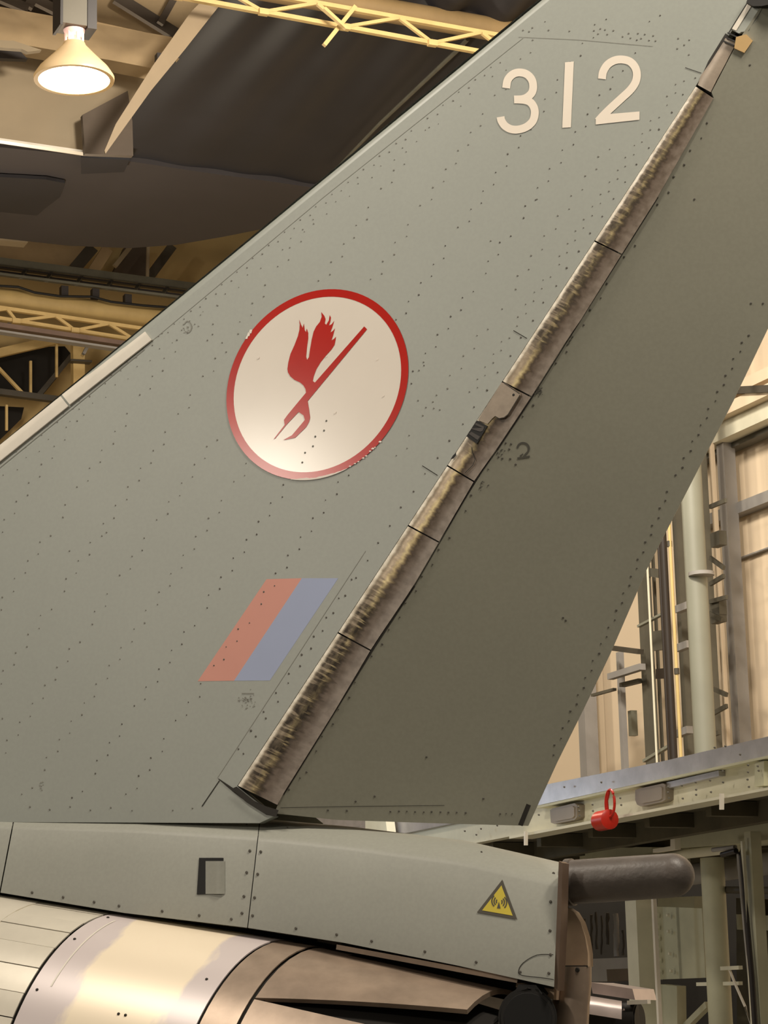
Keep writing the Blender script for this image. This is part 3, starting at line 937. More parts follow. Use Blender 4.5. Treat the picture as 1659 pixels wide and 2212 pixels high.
# pale strip on the leading edge
for (t0, t1), nm in ((((318, 722), (141, 862)), 'a'), (((138, 865), (-300, 1218)), 'b')):
    q = MB()
    a0, a1 = Vector(t0), Vector(t1)
    d = (a1 - a0).normalized()
    nn = Vector((-d.y, d.x)) * -1
    nn = nn if nn.y > 0 else -nn
    sec = [(-12, -0.012), (-9, -0.002), (-3, 0.004), (0, 0.0055), (15, 0.006), (17, 0.004), (17.5, -0.002)]
    rows = []
    for p in (a0, a0.lerp(a1, 0.5), a1):
        rows.append([P((p + nn * s).x, (p + nn * s).y, w) for s, w in sec])
    q.grid(rows)
    q.add(rows[0], [tuple(range(len(sec)))])
    q.build('leading_edge_strip', 'strip_pale', FIN, smooth=30)
q = MB()
q.stroke([(316, 745), (0, 1001), (-300, 1245)], 2.2, skin(0.0015))
q.stroke([(312, 755), (0, 1010), (-300, 1252)], 1.6, skin(0.0010))
q.stroke([(330, 735), (470, 618), (700, 425), (1130, 82)], 1.1, skin(0.0006))
q.stroke([(1120, 80), (1250, 86), (1410, 100)], 1.0, skin(0.0006))
q.stroke([(790, 1190), (470, 1680)], 1.2, skin(0.0005))
q.build('panel_line', 'soft_line', FIN)
q = MB()
q.flat([(470, 1682), (473, 1682), (530, 1720), (592, 1752), (600, 1764), (575, 1760), (540, 1738), (505, 1712)], skin(0.0012))
q.build('dark_gap', 'groove', FIN)
q = MB()
q.stroke([(474, 1686), (436, 1742)], 2.0, skin(0.001))
q.stroke([(912, 1006), (945, 1027)], 1.8, skin(0.001))
q.stroke([(1109, 714), (1138, 731)], 1.8, skin(0.001))
q.stroke([(1480, 146), (1515, 158)], 1.5, skin(0.001))
q.build('panel_line', 'groove', FIN)
q = MB()
q.flat([(1518, 159), (1530, 132), (1567, 72), (1574, 76), (1540, 128), (1530, 156)], skin(0.0012))
q.build('dark_gap', 'groove', FIN)

# rivets
rv, rvd = MB(), MB()


def rivrow(pts, sp, fn, zig=0.0, r=2.4, mb=rv, jit=1.0, skip=0.06, nrm=None, h=0.0009, phase=0.0):
    i = 0
    carry = phase
    for a, b in zip(pts[:-1], pts[1:]):
        a, b = Vector(a), Vector(b)
        L = (b - a).length
        d = (b - a) / L
        qn = Vector((-d.y, d.x))
        t = carry
        while t < L:
            p = a + d * t + qn * (zig if i % 2 else -zig) + Vector((random.uniform(-jit, jit), random.uniform(-jit, jit)))
            i += 1
            t += sp
            if random.random() > skip:
                mb.dot(p.x, p.y, r * random.uniform(0.65, 1.1), fn, 6, h, nrm)
        carry = t - L


def on_le(x, y):
    return y > 1075 - (x + 130) * 0.826 - 10


SL = -1.0 / 1.476
for k, x0 in enumerate((626, 513, 400, 290, 180, 70, -40, -150, 712)):
    # rows parallel with the rudder hinge
    yb = 1735
    xb = x0 + (1205 - yb) / 1.476
    yt = 1205
    # climb until the leading edge row
    while True:
        xt = x0 + (1205 - yt) / 1.476
        if yt < 30 or yt < 1055 - (xt + 60) * 0.835 + 30 or xt > 1500:
            break
        yt -= 10
    if x0 == 712:
        yt, yb = max(yt, 300), 1000
        xt, xb = x0 + (1205 - yt) / 1.476, x0 + (1205 - yb) / 1.476
    rivrow([(xb, yb), (xt, yt)], 24 if k != 8 else 26, skin(0.0002), 6, 2.3, rvd if k in (0, 1) else rv, phase=random.uniform(0, 20))
rivrow([(37, 978), (310, 757), (439, 653), (611, 508), (860, 310), (1085, 128)], 22, skin(0.0002), 3, 2.3)
rivrow([(10, 1030), (320, 778), (450, 670), (625, 522), (870, 325), (1100, 140)], 31, skin(0.0002), 4, 1.6)
rivrow([(1473, 171), (1119, 692), (1010, 860)], 16, skin(0.0002), 5, 2.0)
rivrow([(1500, 168), (1145, 700), (1040, 860), (870, 1090), (520, 1640)], 45, skin(0.0002), 1, 2.7, rvd, skip=0.0)
rivrow([(760, 1252), (500, 1640)], 49, skin(0.0002), 0, 3.0, rvd, skip=0.0)
rivrow([(-200, 1744), (430, 1748)], 44, skin(0.0006), 3, 2.4)
for x, y in [(1283, 66), (1292, 73), (1297, 62), (1307, 64), (1312, 74), (1325, 66), (1345, 79), (1358, 72), (1362, 82), (1378, 72), (1385, 83), (1393, 74), (1402, 87), (1411, 77), (1416, 88), (1465, 83), (1478, 97), (1489, 86), (1463, 105), (1130, 65), (1143, 68), (1150, 60), (1185, 65), (1230, 67), (1488, 118)]:
    rv.dot(x, y, 2.3, skin(0.0002), 6)
for x, y in [(470, 660), (460, 700), (459, 722), (448, 735), (480, 740), (330, 735), (350, 720), (640, 760), (610, 745), (1160, 430), (1060, 520), (230, 1150), (150, 1190), (905, 800), (915, 782), (903, 865), (920, 880), (935, 868), (950, 885), (5, 1552)]:
    rv.dot(x, y, 2.2, skin(0.0002), 6)
rv.build('rivets', 'rivet', FIN, kind='stuff')
rvd.build('rivets', 'rivet_dark', FIN, kind='stuff')

# ---- number 312
q3 = MB()
z3 = lambda pts: zt(2.517, 1000, 60, pts)


def smooth_path(pts, n=6):
    out = []
    for i in range(len(pts) - 1):
        p0, p1, p2, p3 = (Vector(pts[max(0, i - 1)]), Vector(pts[i]), Vector(pts[i + 1]), Vector(pts[min(len(pts) - 1, i + 2)]))
        for k in range(n):
            t = k / n
            out.append(tuple(0.5 * ((2 * p1) + (p2 - p0) * t + (2 * p0 - 5 * p1 + 4 * p2 - p3) * t * t + (3 * p1 - p0 - 3 * p2 + p3) * t ** 3)))
    out.append(tuple(pts[-1]))
    return out


q3.stroke(z3(smooth_path([(235, 328), (243, 285), (268, 255), (302, 243), (342, 250), (371, 276), (382, 312), (376, 350), (352, 376), (322, 388), (278, 390)])), 17, skin(0.0012))
q3.stroke(z3(smooth_path([(300, 390), (335, 393), (365, 404), (385, 430), (391, 465), (380, 506), (350, 536), (308, 552), (265, 552), (230, 534), (210, 506), (205, 484)])), 17, skin(0.0013))
q3.build('digit', 'digit_white', FIN, label='white figure 3')
MB().flat(z3([(555, 188), (603, 183), (587, 541), (540, 544)]), skin(0.0012)).build('digit', 'digit_white', FIN, label='white figure 1')
q3 = MB()
q3.stroke(z3(smooth_path([(756, 278), (762, 240), (785, 202), (820, 179), (860, 172), (905, 182), (935, 212), (946, 252), (938, 296), (910, 338), (860, 385), (800, 440), (758, 482), (735, 508)])), 17, skin(0.0012))
q3.flat(z3([(722, 526), (722, 494), (780, 470), (960, 455), (960, 500)]), skin(0.0013))
q3.build('digit', 'digit_white', FIN, label='white figure 2')

# ---- round emblem
ec = (685.6, 830.5)
ea, ecc, eb_ = 196.5, 206.0, 6600.0


def ell(f, k):
    c, s = math.cos(f), math.sin(f)
    return (ec[0] + k * ea * c, ec[1] - k * (eb_ / ea * c + math.sqrt(ecc ** 2 - (eb_ / ea) ** 2) * s))


NE = 96
em = MB()
em.flat([ell(2 * math.pi * i / NE, 0.93) for i in range(NE)], skin(0.0015))
EMB = em.build('emblem_disc', 'white_decal', FIN, label='cream white disc of the emblem')
q = MB()
oi = [ell(2 * math.pi * i / NE, 1.0) for i in range(NE)]
ii = [ell(2 * math.pi * i / NE, 0.921) for i in range(NE)]
q.add([P(x, y, 0.0018) for x, y in oi + ii], [(i, (i + 1) % NE, NE + (i + 1) % NE, NE + i) for i in range(NE)])
q.build('emblem_ring', 'red_decal', FIN, label='red ring round the emblem')
ze = lambda pts: zt(3.318, 440, 580, pts)
q = MB()
q.flat(ze([(683, 365), (689, 400), (686, 440), (675, 485), (650, 550), (622, 612), (607, 670), (600, 720), (604, 745), (620, 772), (650, 798), (690, 816), (715, 838), (730, 865), (735, 905), (760, 900), (802, 822),
           (782, 806), (788, 775), (808, 722), (838, 672), (878, 622), (915, 582), (938, 548), (945, 512), (948, 488), (936, 502), (916, 516), (928, 478), (941, 428), (925, 448), (908, 458), (922, 420), (936, 374), (918, 398), (898, 409), (908, 378), (912, 352), (903, 334), (898, 370), (878, 403), (868, 394), (873, 362), (864, 338),
           (842, 311), (846, 345), (833, 382), (806, 415), (788, 452), (774, 510), (762, 580), (754, 636), (741, 654), (734, 632), (741, 560), (749, 502), (749, 460), (738, 430), (734, 456), (724, 442), (718, 394), (709, 425), (698, 402)]), skin(0.0022))
q.flat(ze([(1150, 415), (1171, 435), (745, 950), (755, 1010), (763, 1070), (755, 1100), (735, 1135), (655, 1213), (568, 1230), (632, 1195), (725, 1085), (715, 1052), (680, 1028), (600, 1112), (512, 1218), (500, 1224), (580, 1120), (575, 1085), (600, 1050), (720, 905)]), skin(0.0025))
q.build('winged_trident', 'red_decal', EMB, label='red winged trident')
q = MB()
cr = [(-107 + 2 * i, 1.004, 1.0 - (0.012 + random.uniform(0, 0.016)) * math.sin(math.pi * min(1, (i + 1) / 19))) for i in range(19)]
q.flat([ell(R(f), o_) for f, o_, i_ in cr] + [ell(R(f), i_) for f, o_, i_ in reversed(cr)], skin(0.0021))
for i in range(9):                                       # paint chips further round the lower rim
    x, y = ell(R(-68 + i * 2.6 + random.uniform(-1, 1)), random.uniform(0.99, 1.004))
    s = random.uniform(1.2, 2.8)
    q.flat([(x - s * 1.5, y + s * .2), (x - s * .3, y - s * .8), (x + s * 1.4, y - s * .5), (x + s, y + s * .7), (x - s * .5, y + s * .7)], skin(0.0021 + i * 1e-5))
for x, y, s in ((537, 722, 4), (541, 716, 4), (533, 729, 3), (558, 773, 2.4), (724, 891, 2.4), (828, 855, 1.8), (815, 776, 1.6), (705, 770, 1.6)):
    q.flat([(x - s, y + s), (x - s * .3, y - s), (x + s, y - s), (x + s * .4, y + s)], skin(0.0027))
q.build('paint_chips', 'chip', EMB, kind='stuff')
q = MB()
for x, y in ((681, 943), (676, 964), (659, 978), (653, 999), (700, 930), (705, 909)):
    q.dot(x, y, 2.6, skin(0.0016), 7)
q.build('rivets', 'rivet', EMB, kind='stuff')

# ---- fin flash
zf = lambda pts: zt(4.1475, 380, 1200, pts)
MB().flat(zf([(812, 212), (1128, 203), (520, 1122), (195, 1126)]), skin(0.0003)).build('flash_red', 'pale_red', FIN, label='pale red half of the fin flash')
MB().flat(zf([(1128, 203), (1455, 203), (842, 1120), (520, 1122)]), skin(0.0003)).build('flash_blue', 'pale_blue', FIN, label='pale blue half of the fin flash')
# faint stamped marks
q = MB()
for (cx, cy, n_, sx, sy) in ((532, 1512, 46, 20, 17), (404, 708, 14, 14, 14), (88, 1700, 8, 6, 10)):
    for i in range(n_):
        x, y = cx + random.gauss(0, sx * .5), cy + random.gauss(0, sy * .5)
        s = random.uniform(0.6, 1.9)
        q.flat([(x - s, y), (x, y - s), (x + s * 1.6, y), (x, y + s)], skin(0.0009))
q.stroke([(522, 1498), (548, 1498)], 2, skin(0.0009))
q.stroke(smooth_path([(398, 700), (404, 694), (411, 698), (414, 708), (408, 718), (399, 716)]), 2.4, skin(0.0009))
q.build('faint_stamps', 'soft_line', FIN, kind='stuff')

# ---- rudder
RW = -0.25
ra, rb_, rc_ = P(609, 1719, 0.0), P(1542, 211, 0.0), P(1141, 1783, RW)
RN = (rb_ - ra).cross(rc_ - ra).normalized()
if RN.dot(N0) < 0:
    RN = -RN


def RP(px, py, e=0.0):
    return hit(px, py, ra + RN * e, RN)


rud_px = [(609, 1719), (592, 1757), (726, 1771), (930, 1778), (1141, 1784), (1203, 1648), (1263, 1527), (1318, 1413), (1398, 1228), (1510, 1010), (1586, 862), (1659, 709), (2000, 30), (2000, -250), (1800, -250), (1655, -4), (1604, 74), (1584, 109), (1537, 199), (1542, 211)]
poly = [RP(x, y) for x, y in rud_px]
loc2 = [Vector(((p - O).dot(T), (p - O).dot(Z), 0)) for p in poly]
tris = [tuple(t) for t in tessellate_polygon([loc2])]
back = []
hl = (rb_ - ra).normalized()
for p in poly:
    dd = (p - ra) - hl * (p - ra).dot(hl)
    th = max(0.012, 0.16 - 0.2 * dd.length)
    back.append(p - RN * th)
q = MB()
q.add(poly, tris)
q.add(back, tris)
n = len(poly)
q.add(poly + back, [(i, (i + 1) % n, (i + 1) % n + n, i + n) for i in range(n)])
RUD = q.build('rudder', 'rudder_grey', jet)
rs = lambda e: (lambda x, y: RP(x, y, e))
rr = MB()
rivrow([(1614, 722), (1433, 1084), (1331, 1324), (1190, 1635)], 20, rs(0.0004), 3, 2.6, rr, nrm=RN)
rivrow([(843, 1752), (1020, 1755)], 18, rs(0.0004), 0, 2.4, rr, nrm=RN)
rivrow([(1080, 1757), (1115, 1757)], 13, rs(0.0004), 0, 2.2, rr, nrm=RN)
hp = [(627, 1708), (735, 1532), (818, 1397), (905, 1262), (1042, 1036), (1164, 852), (1238, 732), (1366, 533), (1434, 425), (1540, 250)]
rivrow(hp, 34, rs(0.0006), 3, 2.6, rr, nrm=RN, skip=0.15)
for x, y in [(768, 1731), (809, 1720), (708, 1750), (749, 1751), (662, 1668), (921, 1635), (1044, 1725), (1216, 1334), (1222, 1340), (1622, 655), (1648, 655), (1500, 430), (1620, 140), (1618, 96), (1100, 970), (1085, 990), (1102, 991), (1114, 1003), (1104, 959)]:
    rr.dot(x, y, 2.6, rs(0.0004), 6, nrm=RN)
rr.build('rivets', 'rivet_dark', RUD, kind='stuff')
q = MB()
q.stroke([(612, 1716), (809, 1397), (895, 1266)], 4.0, rs(0.001))
q.stroke([(895, 1266), (1029, 1036), (1074, 972), (1154, 851), (1228, 733), (1354, 534), (1422, 426)], 1.6, rs(0.001))
q.stroke([(1074, 972), (1154, 851)], 3.2, rs(0.0011))
q.stroke([(606, 1745), (760, 1742), (960, 1740)], 1.0, rs(0.0006))
q.stroke([(1124, 1783), (1142, 1738)], 10.0, rs(0.0008))
q.build('panel_line', 'groove', RUD)
zr = lambda pts: zt(4.1475, 860, 660, pts)
q = MB()
q.stroke(zr(smooth_path([(1068, 1278), (1080, 1248), (1112, 1231), (1150, 1240), (1171, 1272), (1164, 1308), (1140, 1335), (1122, 1358)])), 4.2, rs(0.0008))
q.stroke(zr([(1068, 1370), (1120, 1362), (1180, 1352)]), 4.2, rs(0.0009))
q.stroke(zr([(1090, 1350), (1120, 1330)]), 3.0, rs(0.001))
q.build('stencil_figure', 'stencil', RUD, label='small dark stencilled figure 2')
q = MB()                                                 # dark scuffs beside the hinge plates
for cx, cy, n_ in ((1158, 846, 26), (1222, 736, 10), (1074, 978, 8), (1036, 1048, 8)):
    for i in range(n_):
        x, y = cx + abs(random.gauss(0, 7)), cy + random.gauss(0, 7)
        s = random.uniform(0.6, 2.0)
        q.flat([(x - s * 2, y + s), (x, y - s), (x + s * 2, y - s), (x, y + s)], rs(0.0012 + 1e-5 * i))
q.build('scuffs', 'stencil', RUD, kind='stuff')
q = MB()
q.prism([RP(x, y, 0.006) for x, y in ((1590, 80), (1612, 74), (1626, 88), (1608, 114), (1586, 104))], -RN * 0.008)
q.build('tape_patch', 'tan_tape', RUD, label='scrap of tan tape')

# ---- hinge fairing segments
HL0, HL1 = Vector((512, 1698)), Vector((1572, 80))
HR0, HR1 = Vector((600, 1738)), Vector((1542, 211))


def hl_at(v):
    return HL0.lerp(HL1, v)


HRP = [(596, 1745), (609, 1719), (723, 1536), (806, 1395), (892, 1267), (1026, 1036), (1072, 971), (1152, 850), (1226, 732), (1254, 692), (1353, 533), (1421, 425), (1542, 211)]


def hr_at(v):
    y = lerp(1740, 211, v / 0.935)
    for (xa, ya), (xb, yb) in zip(HRP[:-1], HRP[1:]):
        if ya >= y >= yb - 1e-6:
            return Vector((lerp(xa, xb, (ya - y) / (ya - yb)), y))
    return Vector((HRP[-1][0] + (211 - y) * 0.62, y))


sec = [(0.0, -0.005), (0.025, 0.001), (0.06, 0.0045), (0.12, 0.0068), (0.22, 0.0078), (0.38, 0.0078), (0.52, 0.0066), (0.60, 0.0048), (0.8, 0.0036), (1.0, 0.003), (1.0, -0.01)]
cuts = [0.0, 0.205, 0.348, 0.428, 0.540, 0.728, 0.935]


def hinge_pt(v, a, w):
    p = hl_at(v).lerp(hr_at(v), a)
    # follow the deflected rudder on the aft part
    return P(p.x, p.y, w)


for v0, v1 in zip(cuts[:-1], cuts[1:]):
    rows, uvs = [], []
    v0_, v1_ = v0 + 0.0008, v1 - 0.0008
    N = max(4, int((v1 - v0) * 60))
    for i in range(N + 1):
        v = lerp(v0_, v1_, i / N)
        rows.append([hinge_pt(v, a, w) for a, w in sec])
        uvs.append([(a, v) for a, w in sec])
    MB().grid(rows, uvs).build('hinge_fairing', 'hinge_metal', jet, smooth=50)
# dark backing under the joints
rows = [[hinge_pt(v, a, -0.03) for a in (0.0, 1.0)] for v in (0.0, 0.94, 1.06)]
MB().grid(rows).build('hinge_backing', 'groove', jet)
MB().flat([(500, 1704), (511, 1699), (556, 1736), (602, 1750), (596, 1765), (570, 1757), (532, 1733)], skin(0.006)).build('root_gap', 'groove', jet)
# cover plate, slot and notches
zh = lambda pts: zt(4.1475, 860, 660, pts)
CP = MB().prism([P(x, y, 0.0102) for x, y in zh([(925, 690), (955, 690), (1090, 785), (1092, 805), (985, 975), (950, 1003), (905, 1012), (868, 990), (845, 1010), (800, 1062), (715, 1025)])], -NS * 0.02).build('cover_plate', 'plate_taupe', jet)
MB().dot(*zh([(1034, 800)])[0], 3.2, skin(0.0103)).build('screw', 'black', CP)
q = MB()
q.prism([P(x, y, 0.0115) for x, y in zh([(700, 1035), (712, 1030), (800, 1078), (705, 1240), (612, 1172)])], -NS * 0.02)
SLT = q.build('hinge_slot', 'black', jet, label='black slot crossed by two bars')
for pts in ([(655, 1105), (672, 1100), (770, 1095), (755, 1125), (735, 1130)], [(634, 1150), (655, 1130), (735, 1175), (712, 1205)], [(695, 1050), (770, 1085), (765, 1100), (690, 1070)]):
    MB().prism([P(x, y, 0.0122) for x, y in zh(pts)], -NS * 0.0008).build('slot_bar', 'slot_grey', SLT)
MB().flat(zh([(470, 1378), (490, 1345), (520, 1315), (520, 1345), (495, 1372)]), skin(0.0086)).build('notch', 'black', jet)
q = MB()
q.stroke(zh([(660, 1270), (665, 1315), (690, 1380), (670, 1430), (600, 1500)]), 1.6, skin(0.0085))
q.stroke(zh([(945, 690), (1088, 790)]), 1.6, skin(0.0106))
q.stroke(zh([(1092, 800), (985, 975), (950, 1003), (905, 1012), (868, 992)]), 1.6, skin(0.0106))
q.build('plate_edge', 'groove', jet)
# narrow bare arm above the fairing
q = MB()
rows, uvs = [], []
for a, b, v in (((1506, 183), (1537, 200), 0.40), ((1512, 163), (1548, 178), 0.42), ((1532, 136), (1568, 140), 0.445), ((1562, 89), (1588, 101), 0.36), ((1566, 80), (1594, 92), 0.33)):
    a, b = Vector(a), Vector(b)
    rows.append([P(a.lerp(b, t).x, a.lerp(b, t).y, w) for t, w in ((0, -0.008), (0.06, 0.004), (0.5, 0.006), (0.94, 0.005), (1, -0.01))])
MB().grid(rows).build('hinge_arm', 'plate_taupe', jet, smooth=50)
for (a, b) in (((1561, 88), (1586, 99)), ((1566, 80), (1591, 91)), ((1572, 71), (1596, 82))):
    MB().bar(P(*a, 0.010), P(*b, 0.010), 0.004, 0.004).build('arm_clip', 'rubber', jet)
PLT = MB().prism([P(x, y, 0.006) for x, y in ((1580, 64), (1596, 72), (1616, 65), (1632, 46), (1650, 12), (1690, -60), (1655, -60), (1618, 2))], -NS * 0.008).build('upper_plate', 'fin_grey', jet)
MB().prism([P(x, y, 0.008) for x, y in ((1581, 62), (1590, 66), (1626, 8), (1617, 4))], -NS * 0.003).build('bright_edge', 'strip_pale', PLT)
q = MB()
q.stroke(smooth_path([(1600, 70), (1615, 67), (1622, 56), (1636, 36), (1648, 14)]), 1.8, skin(0.0066))
q.stroke([(1575, 70), (1616, 4)], 3.0, skin(0.0068))
q.build('plate_edge', 'groove', PLT)
MB().prism([P(x, y, 0.022) for x, y in ((1622, -20), (1612, 5), (1626, 13), (1645, 13), (1670, 8), (1700, -6), (1700, -60), (1660, -60))], -NS * 0.03).build('tip_fairing', 'rubber', jet)
# ---- spine fairing under the fin
ST = [(-1000, 1742, -1040, 1800), (33, 1756, 0, 1928), (300, 1755, 268, 1972), (562, 1768, 535, 2004), (760, 1786, 740, 2036), (1000, 1815, 985, 2085), (1207, 1862, 1197, 2132)]


def station(c):                                          # c in 0..6
    i = min(int(c), len(ST) - 2)
    t = c - i
    return [lerp(a, b, t) for a, b in zip(ST[i], ST[i + 1])]


WP = [(0.0, -0.10), (0.02, -0.05), (0.05, 0.0), (0.10, 0.035), (0.15, 0.062), (0.21, 0.082), (1.0, 0.112)]


def wt(t):
    for (a, wa), (b, wb) in zip(WP[:-1], WP[1:]):
        if t <= b:
            return lerp(wa, wb, (t - a) / (b - a))
    return WP[-1][1]


def SPN(c, t, e=0.0):
    s = station(c)
    return PV(lerp(s[0], s[2], t), lerp(s[1], s[3], t), wt(t) + e)


def SPX(x, y, e=0.0):                                    # pixel on the flat of the spine side
    # find t at this pixel
    c = 0.0
    for k in range(14):
        for j in range(0, 601):
            pass
        break
    lo, hi = 0.0, 5.999
    for _ in range(40):
        mid = (lo + hi) / 2
        s = station(mid)
        tt = (y - s[1]) / (s[3] - s[1])
        xx = lerp(s[0], s[2], tt)
        if xx < x:
            lo = mid
        else:
            hi = mid
    s = station(lo)
    tt = max(0, min(1, (y - s[1]) / (s[3] - s[1])))
    return PV(x, y, wt(tt) + e)


def spine(c0, c1):
    q = MB()
    rows = []
    nn = int((c1 - c0) * 6) + 1
    for i in range(nn + 1):
        c = lerp(c0, c1, i / nn)
        f = [SPN(c, t) for t, w in WP]
        s = station(c)
        lip = [PV(s[2], s[3], 0.10), PV(s[2], s[3] + 2, 0.02)]
        kk = 1.0 if c < 3 else lerp(1.0, 0.22, min(1, (c - 3) / 3))
        bk = [p + (mirror(p) - p) * kk for p in reversed(f)]
        rows.append(bk + f + lip)
    q.grid(rows)
    for r_ in (rows[0], rows[-1]):
        q.add(r_, [tuple(range(len(r_)))])
    return q.build('spine_panel', 'spine_grey', jet, smooth=50)


sl = [PV(x, y, -0.06) for x, y in ((-1040, 1790), (0, 1915), (268, 1960), (535, 1990), (740, 2022), (985, 2070), (1190, 2116), (1180, 2180), (985, 2135), (740, 2090), (535, 2055), (268, 2020), (0, 1975), (-1040, 1850))]
MB().prism(sl, -N0 * 0.02).build('spine_gap_fill', 'groove', jet)  # dark filler plate standing in for the shaded gap above the nacelle
s_a = spine(0.0, 0.9985)
s_b = spine(1.004, 2.996)
s_c = spine(3.004, 6.0)
q = MB()
for c in (1.0, 3.0):
    L = [SPN(c - (0.006 if c > 2 else 0.002), t / 20, -0.004) for t in range(21)]
    Rr = [SPN(c + 0.006, t / 20, -0.004) for t in range(21)]
    q.grid([L, Rr])
q.build('panel_gap', 'groove', jet)
rr = MB()
for c_, t_ in [(2.945, .30), (3.045, .30), (2.94, .50), (3.04, .505), (2.94, .72), (3.035, .72), (2.94, .875), (3.035, .885), (5.95, .10), (5.93, .33), (5.935, .56), (5.95, .75), (5.94, .9)]:
    s = station(c_)
    x, y = lerp(s[0], s[2], t_), lerp(s[1], s[3], t_)
    rr.dot(x, y, 3.6, lambda a, b: SPX(a, b, 0.001), 8, 0.0015, N0)
for c_ in (1.25, 1.5, 1.75, 1.95, 2.3, 2.6, 2.86, 3.5, 3.93, 4.25, 4.72, 5.2, 5.65, 0.4, 0.7):
    s = station(c_)
    x, y = lerp(s[0], s[2], .94), lerp(s[1], s[3], .94)
    rr.dot(x, y, 3.4, lambda a, b: SPX(a, b, 0.001), 8, 0.0015, N0)
for c_ in (0.75, 1.2, 1.4, 1.6, 1.85, 2.1, 2.35, 2.6, 2.9, 3.3, 5.2):
    s = station(c_)
    x, y = lerp(s[0], s[2], .1), lerp(s[1], s[3], .06)
    rr.dot(x, y, 2.6, lambda a, b: SPX(a, b, 0.002), 8, 0.0015, N0)
rr.build('rivets', 'rivet_dark', s_c, kind='stuff')
# small scoop
sx = lambda e: (lambda x, y: SPX(x, y, e))
q = MB().prism([SPX(x, y, 0.002) for x, y in ((430, 1853), (482, 1853), (480, 1931), (425, 1932))], -N0 * 0.012)
SCP = q.build('scoop', 'black', s_b, label='small square air scoop')
MB().grid([[SPX(x, y, e) for x, e in ((444, 0.0022), (452, 0.003), (466, 0.005), (474, 0.006), (481, 0.003), (486, 0.001))] for y in (1860, 1931)]).build('scoop_ramp', 'spine_grey', SCP, smooth=30) if False else None
MB().grid([[SPX(x, y, e) for x, e in ((444, 0.0022), (452, 0.003), (466, 0.005), (474, 0.006), (481, 0.003), (486, 0.001))] for y in (1860, 1931)]).build('scoop_ramp', 'spine_grey', s_b, smooth=30)
# hatch outline near the tail end
q = MB()
q.stroke(smooth_path([(1195, 2062), (1160, 2063), (1130, 2080), (1120, 2098), (1128, 2107), (1170, 2112), (1196, 2116)], 4), 1.6, sx(0.0012))
q.build('hatch_line', 'groove', s_c)
# warning triangle
tri = [(1085, 1900), (1117, 1986), (1030, 1971)]
cx, cy = sum(p[0] for p in tri) / 3, sum(p[1] for p in tri) / 3
WT = MB().flat(tri, sx(0.0015)).build('warning_triangle', 'sign_grey', s_c, label='grey-edged yellow radio hazard triangle')
tri2 = [(cx + (x - cx) * .76, cy + (y - cy) * .76) for x, y in tri]
MB().flat(tri2, sx(0.0021)).build('sign_face', 'yellow', s_c, label='yellow face of the hazard triangle')
zw = lambda pts: zt(2.86, 700, 1640, pts)
q = MB()
q.flat(zw([(1080, 880), (1090, 922), (1068, 920)]), sx(0.0028))
for sgn in (-1, 1):
    for r_, sp_ in ((18, 38), (32, 44), (46, 46)):
        pts = []
        for k in range(7):
            a = R(-sp_ + 2 * sp_ * k / 6)
            pts.append((1082 + sgn * r_ * math.cos(a), 880 + r_ * math.sin(a) + sgn * r_ * .1))
        q.stroke(zw(pts), 2.6, sx(0.0028))
q.build('sign_symbol', 'sign_grey', s_c, label='radio mast symbol')
# end frame
q = MB().prism([PV(x, y, 0.10) for x, y in ((1207, 1860), (1215, 1864), (1212, 1990), (1204, 2140), (1197, 2134))], -N0 * 0.05)
q.build('end_frame', 'frame_brown', jet)

# ---- dark capsule tube at the tail end
ta, tb = PV(1229, 1906, -0.02), PV(1452, 1891, -0.02)
td = (tb - ta).normalized()
rt = 44.5 * 7.0 / F_
pts, rad = [ta - td * 0.004, ta + td * 0.012, ta + td * 0.014], [rt * 1.07, rt * 1.07, rt]
pts += [lerp(ta, tb, 0.3), lerp(ta, tb, 0.7)]
rad += [rt, rt * 0.99]
for k in range(0, 9):
    a = k * math.pi / 16
    pts.append(tb + td * (rt * math.sin(a)))
    rad.append(max(0.0012, rt * 0.98 * math.cos(a)))
MB().tube(pts, rad, 32).build('tail_tube', 'tube_dark', jet, smooth=40, label='dark round-ended tail tube')
# reverser side pieces below the tube
q = MB().prism([PV(x, y, 0.02) for x, y in ((1210, 1962), (1226, 1961), (1240, 1970), (1254, 1992), (1264, 2024), (1270, 2060), (1270, 2088), (1204, 2088))], -N0 * 0.04)
RS = q.build('reverser_cheek', 'brown_metal', jet, smooth=30)
q = MB()
q.stroke([(1222, 1966), (1216, 2000), (1212, 2086)], 3.0, lambda x, y: PV(x, y, 0.0215))
q.stroke([(1204, 2087), (1270, 2087)], 3.0, lambda x, y: PV(x, y, 0.0215))
q.build('cheek_line', 'groove', RS)
rows = []
for y, xa, xb in ((2088, 1204, 1278), (2125, 1198, 1278), (2170, 1192, 1274), (2290, 1184, 1268)):
    rows.append([PV(lerp(xa, xb, t), y, w) for t, w in ((0, -0.05), (0.08, 0.012), (0.3, 0.03), (0.5, 0.036), (0.75, 0.03), (0.94, 0.012), (1, -0.05))])
RL = MB().grid(rows).add(rows[0], [tuple(range(7))]).build('reverser_arm', 'taupe_metal', jet, smooth=60)
MB().dot(1247, 2095, 6, lambda x, y: PV(x, y, 0.034), 8, 0.002, N0).build('arm_bolt', 'groove', RL)

# ---- engine nacelle
NQ1, NQ2 = PV(262, 1974, 0.02), PV(1190, 2125, 0.02)
nd = (NQ2 - NQ1).normalized()
nu = (Z - nd * Z.dot(nd)).normalized()
ns = nd.cross(nu)
ns = ns if ns.dot(N0) > 0 else -ns
NR = 0.53
L12 = (NQ2 - NQ1).length


def NP(s, th, dr=0.0, rad=NR):                           # s metres aft of the first seam, th degrees from top toward us
    c = NQ1 + nd * s - nu * NR
    return c + (nu * math.cos(R(th)) + ns * math.sin(R(th))) * (rad + dr)


